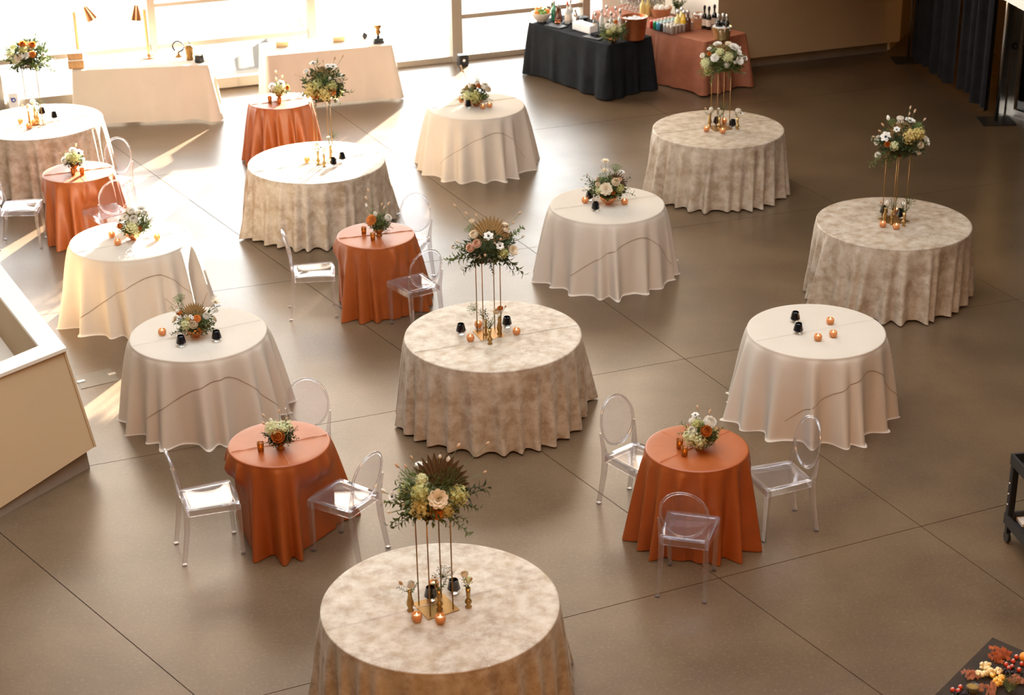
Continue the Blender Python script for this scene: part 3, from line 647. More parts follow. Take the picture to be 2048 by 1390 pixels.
def bouquet(name, label, Y, base, zoom, org, ctr, ax, bz, items, group, bowl=None, fol=1, bscale=1):
    """items in measured zoom pixels (kind, x, y, r) relative to the middle of the bunch; depth from an ellipsoid ax wide, bz tall (metres)"""
    rd = random.Random(int(ctr[0]*7+ctr[1]))
    C = PY(org[0]+ctr[0]/zoom, org[1]+ctr[1]/zoom, Y); ppm = FPX/(C-Vector((0,0,CH))).dot(CF)*zoom
    loc = Vector(base); t = thing(name, label, 'flowers', loc, 0, group); c = C-loc
    if bowl: add_part(t, bowl)
    add_part(t, ('foliage', FOL[rd.randrange(2)], Matrix.Translation(c+Vector((0,0,-.02))) @ Matrix.Rotation(rd.uniform(0,6),4,'Z') @ Matrix.Diagonal((ax*.97*fol, ax*.97*fol, (bz*.95 if not bowl else min(bz*.95, (c.z-.005)/.78))*fol, 1))))
    st = MB()
    def place(kind, u, v, s, flip=1):
        q = 1-(u/ax)**2-(v/bz)**2; w_ = ax*.82*math.sqrt(q) if q > 0 else rd.uniform(-.25,.15)*ax
        pos = c+CR*u+CU*v-CF*w_*flip
        if bowl and kind not in ('bun',): pos.z = max(pos.z, .030)
        out = (CR*u/ax+CU*v/bz*1.1+Vector((0,0,.15))-CF*(w_/ax)*flip)
        if out.length < .01: out = Vector((0,0,1))
        out.normalize(); e = BL[kind]; root = c+Vector((0,0,-bz*.3))
        if kind in ('bun',):
            d = (pos-root).normalized(); mt4 = TRS(pos-d*s*.4, d, s*1.5, rd.uniform(0,6)); st.tube([root, root.lerp(pos,.6)+Vector((0,0,.01)), pos], .0016, 4, cap=False)
        elif kind in ('euc','leaf','leafl','olive','fern'):
            d = (pos-root); L = max(d.length*.8, .09); d.normalize(); tipdroop = d+Vector((0,0,-.1 if not bowl else .12)); st0 = pos-d*L*.85
            mt4 = TRS(st0, tipdroop, L*1.05*bscale, rd.uniform(0,6))
        elif kind in ('palm','palmd'):
            # fan stands upright behind the blooms with its face to the room
            up = (CU*max(v, .02)+CR*u*.6+Vector((0,0,.06))).normalized(); y = (-CF*flip); x = up.cross(y).normalized(); y = x.cross(up)*-1
            R3 = Matrix(((x.x, y.x, up.x, 0),(x.y, y.y, up.y, 0),(x.z, y.z, up.z, 0),(0,0,0,1)))
            mt4 = Matrix.Translation(c+CR*u*.55+CU*(v*.45)-CF*w_*.25*flip-up*s*.25) @ R3 @ Matrix.Diagonal((s*1.6, s*1.6, s*1.6, 1))
        elif kind.startswith('tulip') :
            d = (out+Vector((0,0,.7))).normalized(); mt4 = TRS(pos-d*s*.8, d, s, rd.uniform(0,6)); st.tube([root, pos-d*s], .003, 4, cap=False)
        else:
            face = (out*.65-CF*.5*flip+Vector((0,0,.25))).normalized(); mt4 = TRS(pos-face*s*.30, face, s*(1.15 if kind.startswith('hyd') else 1.22), rd.uniform(0,6)); st.tube([root, pos-face*s*.4], .0025, 4, cap=False)
        add_part(t, (e[0], e[1], mt4, e[2] if len(e) > 2 else []))
    for kind, x, y, r in items: place(kind, (x-ctr[0])/ppm, (ctr[1]-y)/ppm, r/ppm)
    bk = [i for i in items if i[0] in ('hyd','hydp','hydy') or i[0].startswith(('ran','peony','leaf','euc'))][:6]
    for kind, x, y, r in bk: place(kind, -(x-ctr[0])/ppm*.85, (ctr[1]-y)/ppm*.8+.01, r/ppm, -1)
    m = st.build('stems', MT['stem'], t)
    return t

# ------------------------------------------------------------------ gold stands, candles, bud vases
TOP = TZ+.0045
AMB = [('bowl', MB().lathe([(.016,0),(.027,.006),(.0345,.024),(.0348,.036),(.0315,.050),(.0290,.056),(.0272,.055),(.031,.036),(.024,.014),(.001,.010)], 28, rib=.03, ribn=14, cap=(True,False)).mesh('bowl', MT['amber']), None, []),
       ('candle', MB().lathe([(.022,.012),(.0265,.040),(.001,.042)], 14, cap=(True,False)).mesh('candle', MT['wax']), None, [('flame', MB().lathe([(.001,.042),(.0042,.049),(.0028,.056),(.0004,.064)], 8).mesh('flame', MT['flame']))])]
BLK = [('shade', MB().lathe([(.026,.018),(.044,.034),(.030,.096),(.027,.098),(.026,.09),(.038,.040),(.022,.024)], 12, cap=(False,False)).mesh('shade', MT['blackg'], False)),
       ('base', MB().lathe([(.026,0),(.028,.006),(.024,.019)], 16).mesh('base', MT['clear']))]
CYL = [('cup', MB().lathe([(.020,0),(.0225,.004),(.027,.078),(.0255,.078),(.021,.010),(.001,.008)], 20, cap=(True,False)).mesh('cup', MT['ambercup'])),
       ('candle', MB().lathe([(.019,.010),(.020,.034),(.001,.035)], 12, cap=(True,False)).mesh('candle', MT['wax']), None, [('flame', MB().lathe([(.001,.034),(.0035,.041),(.0022,.049),(.0004,.056)], 8).mesh('flame', MT['flame']))])]
VAS = [MB().lathe([(.022,0),(.023,.006),(.013,.014),(.022,.040),(.024,.058),(.018,.085),(.012,.118),(.014,.142),(.017,.150),(.013,.149),(.009,.118)], 18, cap=(True,False)).mesh('vase', MT['brass']),
       MB().lathe([(.021,0),(.022,.006),(.010,.016),(.020,.030),(.0245,.043),(.017,.058),(.011,.066),(.013,.100),(.0175,.145),(.0145,.144),(.010,.10)], 18, cap=(True,False)).mesh('vase', MT['brass']),
       MB().lathe([(.018,0),(.019,.004),(.012,.012),(.011,.05),(.021,.064),(.012,.078),(.012,.120),(.016,.140),(.013,.139),(.009,.11)], 18, cap=(True,False)).mesh('vase', MT['brass'])]
def seat_z(p):
    for c in ST.values():
        if (Vector((p.x-c.x, p.y-c.y))).length < .15: return p+Vector((0,0,.0052))
    return p
def amber(px, lab): inst('votive_candle', lab, 'candle', P(*px, TOP), AMB, random.uniform(0,6), 'amber ribbed votive candles')
def black(px, lab): inst('candle_holder', lab, 'candle holder', seat_z(P(*px, TOP)), BLK, random.uniform(0,6), 'black glass candle holders')
def cyl(px, lab): inst('votive_candle', lab, 'candle', P(*px, TOP), CYL, random.uniform(0,6), 'dark amber cup votives')
def vase(px, kind, sty, lab, rz=0):
    t = inst('bud_vase', lab, 'vase', seat_z(P(*px, TOP)), [('vase', VAS[kind])], 0, 'brass bud vases'); R_ = lambda a, b, h: Vector((a, 0, h))+CF*0+Vector((0, b, 0))
    st = MB(); m0 = Vector((0,0,.13))
    def head(k, dx, dy, h, s, d=None):
        e = BL[k]; p = Vector((dx, dy, h)); st.tube([m0, m0.lerp(p,.5)+Vector((0,0,.012)), p], .0018, 4, cap=False)
        dd = d or (p-m0+Vector((0,-.03,.02))); add_part(t, (e[0], e[1], TRS(p, dd, s*1.5, 1.0+dx*50), e[2] if len(e) > 2 else []))
    def leaf(k, dx, dy, h): p = Vector((dx, dy, h)); d = p-m0; add_part(t, (BL[k][0], BL[k][1], TRS(m0, d, d.length, dx*40)))
    if sty == 'plume': head('tulip_white', .008, -.005, .175, .030); head('bun', -.045, -.01, .20, .024); leaf('olive', -.075, -.02, .175); leaf('euc', .06, -.02, .19)
    if sty == 'green': head('umbd', .035, 0, .255, .045, Vector((.3,-.5,1))); leaf('leaf', -.025, 0, .235); leaf('leaf', .05, -.01, .21); head('anem', -.02, -.01, .24, .014)
    if sty == 'pod': head('hydp', .004, -.004, .20, .020); head('ran_cream', -.018, 0, .235, .022); head('bun', .02, -.01, .205, .018); leaf('olive', -.05, .02, .23); leaf('leafl', .0, -.01, .18)
    if sty == 'dill': head('umb', -.10, -.02, .25, .04, Vector((-.4,-.6,.7))); leaf('leaf', -.05, -.01, .22); leaf('leaf', .0, -.01, .24)
    if sty == 'narc': head('ran_cream', -.02, -.01, .20, .026); head('ran_orange', .01, 0, .225, .022); head('bun', .05, 0, .24, .018); leaf('fern', .04, .01, .23)
    if sty == 'grass': leaf('fern', .02, 0, .27); leaf('olive', -.01, .01, .25); leaf('leafl', .03, -.01, .22)
    if sty == 'white': head('ran_white', .0, -.01, .215, .028); head('anem', .035, 0, .19, .022); leaf('leaf', -.03, 0, .22)
    st.build('stems', MT['stem'], t)
def stand(px, t_deg, lab, cpt=None):
    c = P(*px, TOP); s = thing('flower_stand', lab, 'flower stand', c, math.radians(t_deg+45), 'gold flower stands'); a = .081; h = .70
    MB().box(-.112,.112,-.112,.112,0,.005).build('base_plate', MT['gold'], s)
    for x in (-a, a):
        for y in (-a, a): MB().tube([(x,y,.005),(x,y,h)], .0042, 8).build('rod', MT['gold'], s, True)
    MB().box(-.095,.095,-.095,.095,h,h+.005).build('top_plate', MT['gold'], s); return c
ST = {}
for k, px, t_, w_ in (('V1',(872,1214),-16,'tall gold four-rod flower stand on the nearest velvet table'),('V2',(978.5,668.5),-25,'tall gold four-rod flower stand on the central velvet table'),('V3',(1787,440.5),-18,'tall gold four-rod flower stand on the rightmost velvet table'),
  ('V4',(1439.5,256),-25,'tall gold four-rod flower stand on the velvet table before the bar'),('V5',(649,321),-26,'tall gold four-rod flower stand on the sunlit velvet table behind centre'),('V6',(72,246),-29,'tall gold four-rod flower stand on the velvet table at the left edge')): ST[k] = stand(px, t_, w_)
random.seed(11)
for px, s in (((834,1242),'front left of the gold plate on the nearest velvet table'),((881,1246),'front right of the gold plate on the nearest velvet table'),((868,1177),'half hidden behind black holder on the nearest velvet table'),
 ((941,682),'left of the gold plate on the central velvet table'),((1033,669),'right of the gold plate on the central velvet table'),((957,655),'behind the gold plate on the central velvet table'),
 ((1765,454),'front left of the gold plate on the rightmost velvet table'),((1792,458.5),'front right of the gold plate on the rightmost velvet table'),((1793,427),'behind the gold rods on the rightmost velvet table'),
 ((1412.6,263),'left of the gold plate on velvet table before the bar'),((1445,266.5),'in front of the gold plate on velvet table before the bar'),((1448,247),'behind the gold plate on velvet table before the bar'),
 ((614.5,324.5),'alone left of the vases on the sunlit velvet table behind centre'),
 ((41.6,247),'leftmost of the three on velvet table at left edge'),((58.6,257),'frontmost of the three on velvet table at left edge'),((69,249),'between the brass vases on velvet table at left edge'),
 ((325,670),'alone at left on the cream table beside the parapet'),
 ((236,490),'in front of the copper bowl on half sunlit cream table at left'),((224,475),'left of the copper bowl on half sunlit cream table at left'),((315,480),'right of the copper bowl on half sunlit cream table at left'),
 ((1170,406),'left of the copper bowl on cream table right of centre'),((1249,409),'right of the copper bowl on cream table right of centre'),
 ((1660,648),'backmost of the three on the flowerless cream table'),((1666,674),'right front of the three on the flowerless cream table'),((1635.5,681),'left front of the three on the flowerless cream table'),
 ((966,218),'left of the pair in front of the bowl on farthest cream table'),((979,215),'right of the pair beside the bowl on farthest cream table'),((923,204),'left behind the bowl on farthest cream table')): amber(px, 'amber votive '+s)
for px, s in (((862,1201),'standing on the gold plate of the nearest velvet table'),((908,1185),'right behind the gold plate on the nearest velvet table'),((922,668),'left of the stand on the central velvet table'),((1014,654),'right of the stand on the central velvet table'),
 ((1800,437),'right between the rods on the rightmost velvet table'),((1767,430),'left behind the vases on the rightmost velvet table'),((1465,255),'right of the stand on velvet table before the bar'),((1433,251),'behind the rods on velvet table before the bar'),
 ((667,332),'in front of the stand on the sunlit velvet table behind centre'),((685,322),'right of the stand on the sunlit velvet table behind centre'),((109.6,239),'alone at right on velvet table at left edge'),((85,231),'behind the vases on velvet table at left edge'),
 ((363,692),'left of the bowl on the cream table beside the parapet'),((434,682),'right of the bowl on the cream table beside the parapet'),((1191,422),'in front of the bowl on the cream table right of centre'),((1179,400),'behind the left votive on cream table right of centre'),
 ((1590,644),'behind the other one on the flowerless cream table'),((1596,667),'in front of the other one on the flowerless cream table'),((936,216),'left of the bowl on the farthest cream table')): black(px, 'black glass holder '+s)
for px, s in (((522,903),'alone left of the flowers on lower left rust table'),((1359,897),'behind the other one on lower right rust table'),((1369,912),'in front of the other one on lower right rust table'),((728,469),'left of the flowers on middle rust table'),((746,481),'in front of the flowers on middle rust table'),
 ((147,350),'left of the pair on the far left orange table'),((165,350),'right of the pair on the far left orange table'),((540,205),'left of the flowers on farthest orange table'),((559,208),'in front of the flowers on farthest orange table')): cyl(px, 'dark amber cup votive '+s)
for px, k, sty, s in (((821,1221),0,'plume','with white bloom left of the gold plate, nearest velvet table'),((879,1220),1,'green','with green umbel on the gold plate, nearest velvet table'),((937,1214),1,'pod','with pale bloom and pod right of plate, nearest velvet table'),
 ((980,688),1,'grass','with grassy stems frontmost on the central velvet table'),((999,668),0,'narc','with cream blooms right on plate of central velvet table'),((972,670),2,'dill','with dill umbel left on plate of central velvet table'),
 ((1769,445),0,'plume','with white bloom left on the rightmost velvet table'),((1807,452),1,'green','with green umbel right on the rightmost velvet table'),((1783,447.5),2,'grass','with green stems between rods on the rightmost velvet table'),
 ((1419,253),0,'plume','with white bloom left on velvet table before the bar'),((1438.6,258),1,'green','with green umbel in the middle, velvet table before the bar'),((1474.5,258.5),1,'white','with white bloom right on velvet table before the bar'),
 ((637,329),1,'white','leftmost on the sunlit velvet table behind centre'),((649,333),1,'plume','frontmost on the sunlit velvet table behind centre'),((662.5,316),2,'green','hindmost on the sunlit velvet table behind centre'),
 ((60,246),2,'plume','with slender knob neck left on velvet table at left edge'),((77,249.5),0,'green','with wide body right on velvet table at left edge'),((71,240),1,'white','hindmost of three on velvet table at left edge')): vase(px, k, sty, 'brass bud vase '+s)

# ------------------------------------------------------------------ tall bouquets on the stands
GT, GL = 'tall bouquets on gold stands', 'low bouquets in metal bowls'
def tall(k, lab, *a): bouquet('tall_bouquet', lab, ST[k].y, ST[k]+Vector((0,0,.705)), *a, GT)
tall('V1', 'full bouquet with white tulips and dark palm fan above the nearest velvet table', 3.232, (720,860), (455,415), .205, .165,
 [('peony_cream',512,432,56),('anem',437,228,36),('anem',376,222,24),('tulip_white',570,190,24),('tulip_white',518,170,18),('palmd',560,250,150),('palmd',680,285,95),('umb',305,300,62),('umbd',590,310,78),('hyd',395,392,62),('hydy',395,490,62),('hyd',640,410,64),('hydy',565,512,42),('hydp',405,305,38),('mari',505,525,42),('ran_blush',665,445,30),('tulip_white',150,397,24),('anem',205,428,30),('tulip_white',188,530,18),
  ('bun',633,110,22),('bun',820,92,18),('bun',803,272,16),('bun',338,180,16),('bun',245,235,22),('bun',300,237,18),('bun',293,470,16),('leaf',215,560,1),('leaf',265,600,1),('leaf',215,480,1),('leafl',200,400,1),('olive',770,400,1),('olive',740,330,1),('euc',690,620,1),('leaf',640,580,1),('leafl',455,600,1),('olive',300,350,1),('leaf',720,470,1),('leafl',340,575,1),('leaf',560,590,1)])
tall('V2', 'bouquet with brown palm fan and blush ranunculus above the central velvet table', 4.342, (860,400), (520,395), .235, .165,
 [('palm',525,262,150),('ran_cream',385,312,42),('ran_blush',415,392,42),('ran_blush',358,425,42),('anem',510,322,38),('ran_cream',660,262,32),('tulip_white',810,312,24),('peony_cream',725,440,40),('anem',610,408,32),('bud',563,388,14),('bud',482,488,18),('bud',615,352,14),('ran_cream',365,190,28),('umbd',500,400,64),('umb',345,242,46),('hyd',640,470,45),('tulip_cream',240,360,18),
  ('leaf',200,450,1),('leafl',195,510,1),('olive',310,570,1),('leaf',340,590,1),('leaf',800,570,1),('olive',720,580,1),('leafl',740,300,1),('leaf',525,610,1),('euc',640,560,1),('leafl',280,350,1),('leaf',260,420,1),('euc',760,270,1),('leaf',430,540,1),('leafl',590,530,1),
  ('bun',220,55,20),('bun',315,118,20),('bun',403,140,22),('bun',775,120,20),('bun',717,198,20),('bun',205,418,16)])
tall('V3', 'bouquet with yellow hydrangeas and white anemones above the rightmost velvet table', 4.635, (1700,200), (475,365), .235, .19,
 [('tulip_white',355,165,28),('ran_white',460,180,36),('anem',565,182,46),('hydy',520,352,62),('hydy',607,325,56),('palm',435,292,105),('anem',305,352,44),('ran_orange',325,425,30),('ran_white',275,505,34),('peony_white',715,375,44),('ran_cream',620,432,36),('umb',382,205,44),('umb',620,255,52),('umbd',560,432,54),('anem',400,290,28),('hydp',380,440,40),
  ('bun',553,80,20),('bun',598,110,22),('bun',555,130,18),('bun',697,180,20),('bun',308,235,22),('bun',275,295,20),('bun',222,345,18),('leafl',200,550,1),('leaf',290,590,1),('fern',620,550,1),('leaf',400,520,1),('leaf',350,570,1),('leaf',680,450,1),('leafl',230,395,1),('olive',500,500,1),('leaf',640,380,1)])
tall('V4', 'bouquet crowded with white blooms above the velvet table before the bar', 6.044, (1360,60), (530,345), .245, .175,
 [('peony_white',455,165,48),('peony_white',640,225,52),('tulip_white',718,228,26),('peony_white',400,365,46),('ran_white',275,315,36),('peony_white',705,392,46),('ran_white',545,452,38),('ran_white',645,415,28),('anem',795,332,34),('dahlia',575,180,40),('anem',345,235,26),('ran_orange',340,315,28),('palm',515,215,90),('hydp',560,362,62),('hydp',300,405,62),('hyd',335,500,52),('hydp',460,300,50),('peony_white',690,290,36),
  ('leafl',300,560,1),('leafl',345,560,1),('leafl',620,540,1),('leafl',760,480,1),('leaf',600,290,1),('euc',420,500,1),('leafl',250,420,1),('leaf',500,480,1),('leafl',440,230,1),('leaf',700,480,1),('bun',490,30,24),('bun',540,5,24),('bun',495,55,20)])
tall('V5', 'backlit bouquet with orange blooms and brown palm above the sunlit velvet table', 3.938, (480,0), (665,655), .25, .215,
 [('palm',640,600,78),('mari',600,757,34),('mari',740,738,26),('umb',665,645,54),('hydy',570,722,54),('hydy',680,750,52),('hyd',620,690,45),('anem',575,495,28),('anem',740,528,28),('tulip_white',722,640,20),('ran_white',530,575,24),('ran_cream',790,650,26),('anem',700,530,22),('hyd',740,690,40),
  ('leaf',490,740,1),('leafl',850,735,1),('leaf',760,800,1),('leafl',600,820,1),('leaf',690,810,1),('leafl',520,660,1),('leaf',750,610,1),('leafl',590,520,1),('leaf',800,700,1),('euc',545,770,1),('bun',745,465,16),('bun',803,445,16),('bun',445,592,14),('bun',830,617,12),('bun',658,490,14)])
tall('V6', 'overexposed bouquet with orange blooms above the velvet table at left edge', 6.621, (0,60), (365,325), .265, .22,
 [('ran_orange',365,235,52),('ran_orange',485,235,46),('mari',485,357,44),('peony_white',400,372,48),('peony_cream',300,412,52),('hydp',200,352,62),('hyd',370,300,54),('hydp',250,432,44),('palm',405,140,80),('umb',270,185,54),('ran_white',500,235,20),('ran_white',610,355,30),('hydp',220,250,44),
  ('leafl',640,360,1),('leafl',540,500,1),('leafl',140,380,1),('leafl',690,440,1),('leaf',460,470,1),('leaf',590,270,1),('leafl',240,470,1),('leaf',500,160,1),('leafl',330,440,1),('bun',80,225,20),('bun',130,95,18),('bun',110,350,18)])
BOWL = MB().lathe([(.030,0),(.034,.006),(.060,.028),(.088,.066),(.094,.098),(.091,.098),(.084,.066),(.056,.032),(.001,.022)], 28, cap=(True,False)).mesh('bowl', MT['copper'])
GOB = MB().lathe([(.032,0),(.034,.005),(.020,.014),(.022,.022),(.046,.046),(.054,.080),(.051,.080),(.042,.05),(.001,.03)], 24, cap=(True,False)).mesh('bowl', MT['amberd'])
def low(px, lab, zoom, org, ctr, ax, bz, items, bowl=BOWL):
    b = P(*px, TOP); bouquet('low_bouquet', lab, b.y, b, zoom, org, ctr, ax, bz, items, GL, ('bowl', bowl))
low((392,673), 'low bouquet with brown palm fan in copper bowl, cream table beside the parapet', 7.877, (310,570), (640,570), .16, .125,
 [('palm',620,405,175),('ran_cream',650,622,76),('ran_white',835,495,62),('dahlia',945,262,64),('peony_cream',300,540,56),('ran_white',960,405,42),('hydp',520,622,84),('hydy',560,540,40),('mari',700,530,58),('ran_orange',400,445,50),('ran_orange',720,715,46),('umb',370,205,88),('ran_white',525,500,32),('anem',600,495,28),('anem',635,522,24),('leaf',320,760,1),('olive',400,720,1),('leaf',890,740,1),('olive',930,360,1),('leafl',330,380,1),('leaf',350,610,1),('leaf',790,620,1),('leaf',860,560,1),('fern',250,470,1),('bun',170,230,24),('bun',640,220,22),('bun',760,270,22),('bun',812,150,26)])
low((268,478.5), 'low bouquet of white ranunculus in copper bowl, half sunlit cream table', 3.862, (0,340), (1040,410), .155, .125,
 [('ran_white',1025,327,30),('ran_white',1055,392,36),('ran_white',990,375,30),('anem',935,390,28),('ran_white',1120,337,28),('peony_white',1088,292,32),('hydp',1040,440,48),('hydp',1062,470,32),('ran_orange',940,436,26),('umbd',1130,400,56),('umb',1150,430,40),('leaf',1165,460,1),('leafl',925,500,1),('leafl',900,460,1),('palm',960,330,50),('leaf',1000,480,1),('leaf',1120,470,1),('fern',1180,400,1),('ran_orange',1095,455,20),('bun',975,290,14)])
low((1216.5,408), 'low bouquet with big cream peony in copper bowl, cream table right of centre', 9.93, (1140,300), (740,745), .185, .13,
 [('peony_cream',700,800,112),('ran_cream',885,670,92),('ran_blush',975,605,50),('ran_cream',545,712,54),('ran_blush',555,600,38),('dahlia',700,222,72),('dahlia',690,402,70),('umb',915,335,112),('anem',1035,420,56),('palmd',1020,615,180),('umb',640,560,110),('hydp',560,822,72),('hyd',990,775,84),('ran_orange',845,872,44),('leaf',330,640,1),('leaf',390,700,1),('olive',1190,870,1),('leaf',430,880,1),('olive',1150,620,1),('leaf',1100,800,1),('leafl',470,820,1),('leaf',800,560,1),('leafl',930,480,1),('leaf',1040,870,1),('leaf',640,690,1),('olive',340,860,1),('bun',235,590,26),('bun',355,500,28),('bun',618,330,22)])
low((952,211), 'low bouquet of white roses and green umbel in copper bowl, farthest cream table', 3.938, (480,0), (1850,735), .185, .14,
 [('tulip_white',1810,692,22),('ran_white',1868,665,26),('ran_white',1928,690,34),('ran_cream',1952,712,28),('bun',1755,560,18),('umb',1870,610,40),('ran_orange',1880,690,20),('palm',1795,685,46),('hyd',1850,772,46),('hydp',1790,760,34),('leafl',1730,775,1),('leafl',1970,775,1),('leaf',1905,800,1),('leaf',1780,800,1),('leafl',1940,760,1),('leaf',1830,720,1),('anem',1860,650,16),('bun',1745,530,16)])
low((561,896), 'small bouquet with one orange bloom on the lower left rust table', 3.233, (300,720), (838,470), .115, .095,
 [('tulip_white',780,392,20),('hydp',800,432,48),('anem',835,438,26),('ran_orange',840,490,46),('hydp',870,440,34),('olive',940,460,1),('leaf',940,500,1),('leaf',735,495,1),('olive',760,530,1),('leaf',890,530,1),('leafl',900,420,1),('bun',735,365,18),('bun',833,340,18),('bun',880,390,18),('bun',735,412,18),('leaf',800,540,1)], GOB)
low((1399,898), 'small bouquet with white ranunculus pair on the lower right rust table', 2.896, (1150,760), (735,305), .12, .10,
 [('ran_white',775,245,40),('ran_white',675,292,27),('anem',697,200,20),('ran_orange',750,295,36),('hydp',665,322,46),('hydp',712,352,40),('hyd',700,250,28),('leafl',618,268,1),('leafl',620,300,1),('leafl',850,290,1),('leaf',800,345,1),('leaf',735,270,1),('leaf',820,310,1),('leaf',720,230,1),('bun',712,165,16),('bun',780,188,16)], GOB)
low((758,471), 'small bouquet with marigold and bunny tails on the middle rust table', 3.862, (480,340), (1075,395), .115, .10,
 [('mari',1015,388,40),('tulip_white',1050,345,28),('tulip_white',975,272,18),('ran_white',1145,375,30),('leaf',1165,440,1),('olive',1185,405,1),('leaf',1000,430,1),('leaf',1110,475,1),('leafl',1000,310,1),('leaf',1080,420,1),('olive',1130,470,1),('leaf',1060,370,1),('leafl',970,420,1),('bun',992,160,18),('bun',978,222,20),('bun',1145,265,20),('bun',1093,270,16),('bun',1110,300,18)], GOB)
low((150,340), 'small bouquet with white anemone in copper cup, orange table at far left', 3.938, (0,0), (580,1250), .12, .10,
 [('anem',630,1207,32),('ran_white',585,1195,30),('ran_white',522,1270,28),('hyd',600,1250,42),('hydp',560,1240,34),('leafl',490,1290,1),('leafl',670,1275,1),('leaf',600,1290,1),('leaf',640,1260,1),('leaf',530,1220,1),('bun',600,1150,16),('bun',475,1210,16)], GOB)
low((559,197), 'small bouquet with white blooms in copper cup, farthest orange table', 3.938, (480,0), (313,690), .13, .105,
 [('ran_white',265,692,30),('anem',330,665,26),('hyd',310,712,38),('hydp',340,700,30),('ran_orange',375,697,22),('bun',285,575,16),('bun',330,610,16),('bun',290,630,16),('leafl',240,722,1),('leafl',395,722,1),('leaf',350,730,1),('tulip_white',320,650,16)], GOB)

# ------------------------------------------------------------------ long draped tables
def rect_cloth(label, front_l, front_r, depth, mt, seed, flare=.06, group=None, cat='tablecloth', h=.76, amp=.03, nf=9, wings=(.12,.12,.05,.05), zlift=.01):
    """front_l, front_r: top corners (world); cloth falls to the floor on all sides; returns the local frame"""
    a, b = Vector(front_l), Vector(front_r); L = (b-a).length; u = (b-a).normalized(); az = math.atan2(u.y, u.x)
    t = thing('tablecloth', label, cat, ((a.x+b.x)/2-u.y*depth/2, (a.y+b.y)/2+u.x*depth/2, 0), az, group)
    rd = random.Random(seed); hx, hy = L/2, depth/2; per = []; rr = .03
    def side(p, q, n, nx, ny):
        for i in range(n): f = i/n; per.append((lerp(p[0],q[0],f), lerp(p[1],q[1],f), nx, ny))
    def corner(cx, cy, a0, k):
        for i in range(8): a = a0+PI/2*i/8; per.append((cx+rr*math.cos(a), cy+rr*math.sin(a), math.cos(a), math.sin(a), k))
    nl, ns = 90, 42
    side((-hx+rr,-hy),(hx-rr,-hy),nl,0,-1); corner(hx-rr,-hy+rr,-PI/2,1); side((hx,-hy+rr),(hx,hy-rr),ns,1,0); corner(hx-rr,hy-rr,0,2); side((hx-rr,hy),(-hx+rr,hy),nl,0,1); corner(-hx+rr,hy-rr,PI/2,3); side((-hx,hy-rr),(-hx,-hy+rr),ns,-1,0); corner(-hx+rr,-hy+rr,PI,0)
    N = len(per); wv = np.zeros(N); th = np.arange(N)
    for i in range(nf*2):
        c = rd.uniform(0, N); wd = rd.uniform(3, 8); d = (th-c+N/2) % N-N/2; wv = np.maximum(wv, rd.uniform(.4,1)*np.exp(-(d/wd)**2))
    cor = np.zeros(N)
    idx = [i for i in range(N) if len(per[i]) == 5]
    for k in range(4):
        ii = [i for i in idx if per[i][4] == k]; c = sum(ii)/len(ii); d = (th-c+N/2) % N-N/2; cor += wings[k]*np.exp(-(d/7.0)**2)
    ts = [0,.01,.03,.07,.13,.2,.3,.4,.5,.6,.7,.8,.88,.94,1]
    vs = [(p[0]-p[2]*.01, p[1]-p[3]*.01, h+.004) for p in per]
    for tt in ts:
        for i, p in enumerate(per):
            o = .003+tt**.85*flare+tt**.8*amp*(wv[i]*1.5-.5)+cor[i]*tt; zz = h+.003-tt*(h-zlift)+(.012*(1-wv[i]) if tt == 1 else 0)
            vs.append((p[0]+p[2]*o, p[1]+p[3]*o, zz))
    fs = []
    for j in range(len(ts)):
        for i in range(N): fs.append((j*N+i, (j+1)*N+i, (j+1)*N+(i+1) % N, j*N+(i+1) % N))
    # top as strips between the long sides
    vs.append((0,0,h+.004)); c = len(vs)-1
    for i in range(N): fs.append((c, i, (i+1) % N))
    m = MB(); m.v = vs; m.f = fs; m.build('cloth', mt, t, True); return t
GLT = 'cream buffet cloths'
t1 = rect_cloth('cream cloth over the long buffet table with the copper lamps', (-5.80,22.66,0), (-4.02,22.86,0), .76, MT['linen'], 4, group=GLT, flare=.03, wings=(.06,.16,.05,.05))
t2 = rect_cloth('cream cloth over the long buffet table with gold cards', (-3.28,23.28,0), (-1.59,23.76,0), .70, MT['linen'], 8, group=GLT, flare=.03, wings=(.06,.14,.05,.05))
tb = rect_cloth('charcoal black cloth over the bar table', (.32,24.93,0), (1.40,23.50,0), .80, MT['blackc'], 15, group='bar cloths', flare=.04, amp=.055, wings=(.03,.10,.06,.03))
tr = rect_cloth('terracotta linen cloth over the back bar table', (1.28,25.55,0), (2.74,23.60,0), .79, MT['copperc'], 21, group='bar cloths', flare=.05, amp=.065, nf=12, wings=(.03,.08,.06,.03))
o1 = P(622,86,-.03); o2 = P(706,80,-.03)
to = rect_cloth('white cloth over the table standing outside the window', (o1.x+.06,o1.y+.05,-.03), (o2.x-.10,o2.y,-.03), 1.6, MT['whitec'], 31, h=.74, flare=.08)
cards = mat('gold_card', (.62,.42,.20), .45, .3)
def bxp(name, label, cat, px, dims, mt, rz=0, z=TOP, group=None, b=.004):
    x, y, h = dims; o = MB().box(-x/2, x/2, -y/2, y/2, 0, h, b=b).build(name, mt, None, loc=P(*px, z)); o.rotation_euler = (0,0,rz); return tag(o, label, cat, group)
def lat(name, label, cat, px, prof, mt, n=20, z=TOP, group=None, parts=()):
    t = thing(name, label, cat, P(*px, z), 0, group); MB().lathe(prof, n).build('body', mt, t, True, sharp=50)
    for p in parts: add_part(t, p)
    return t
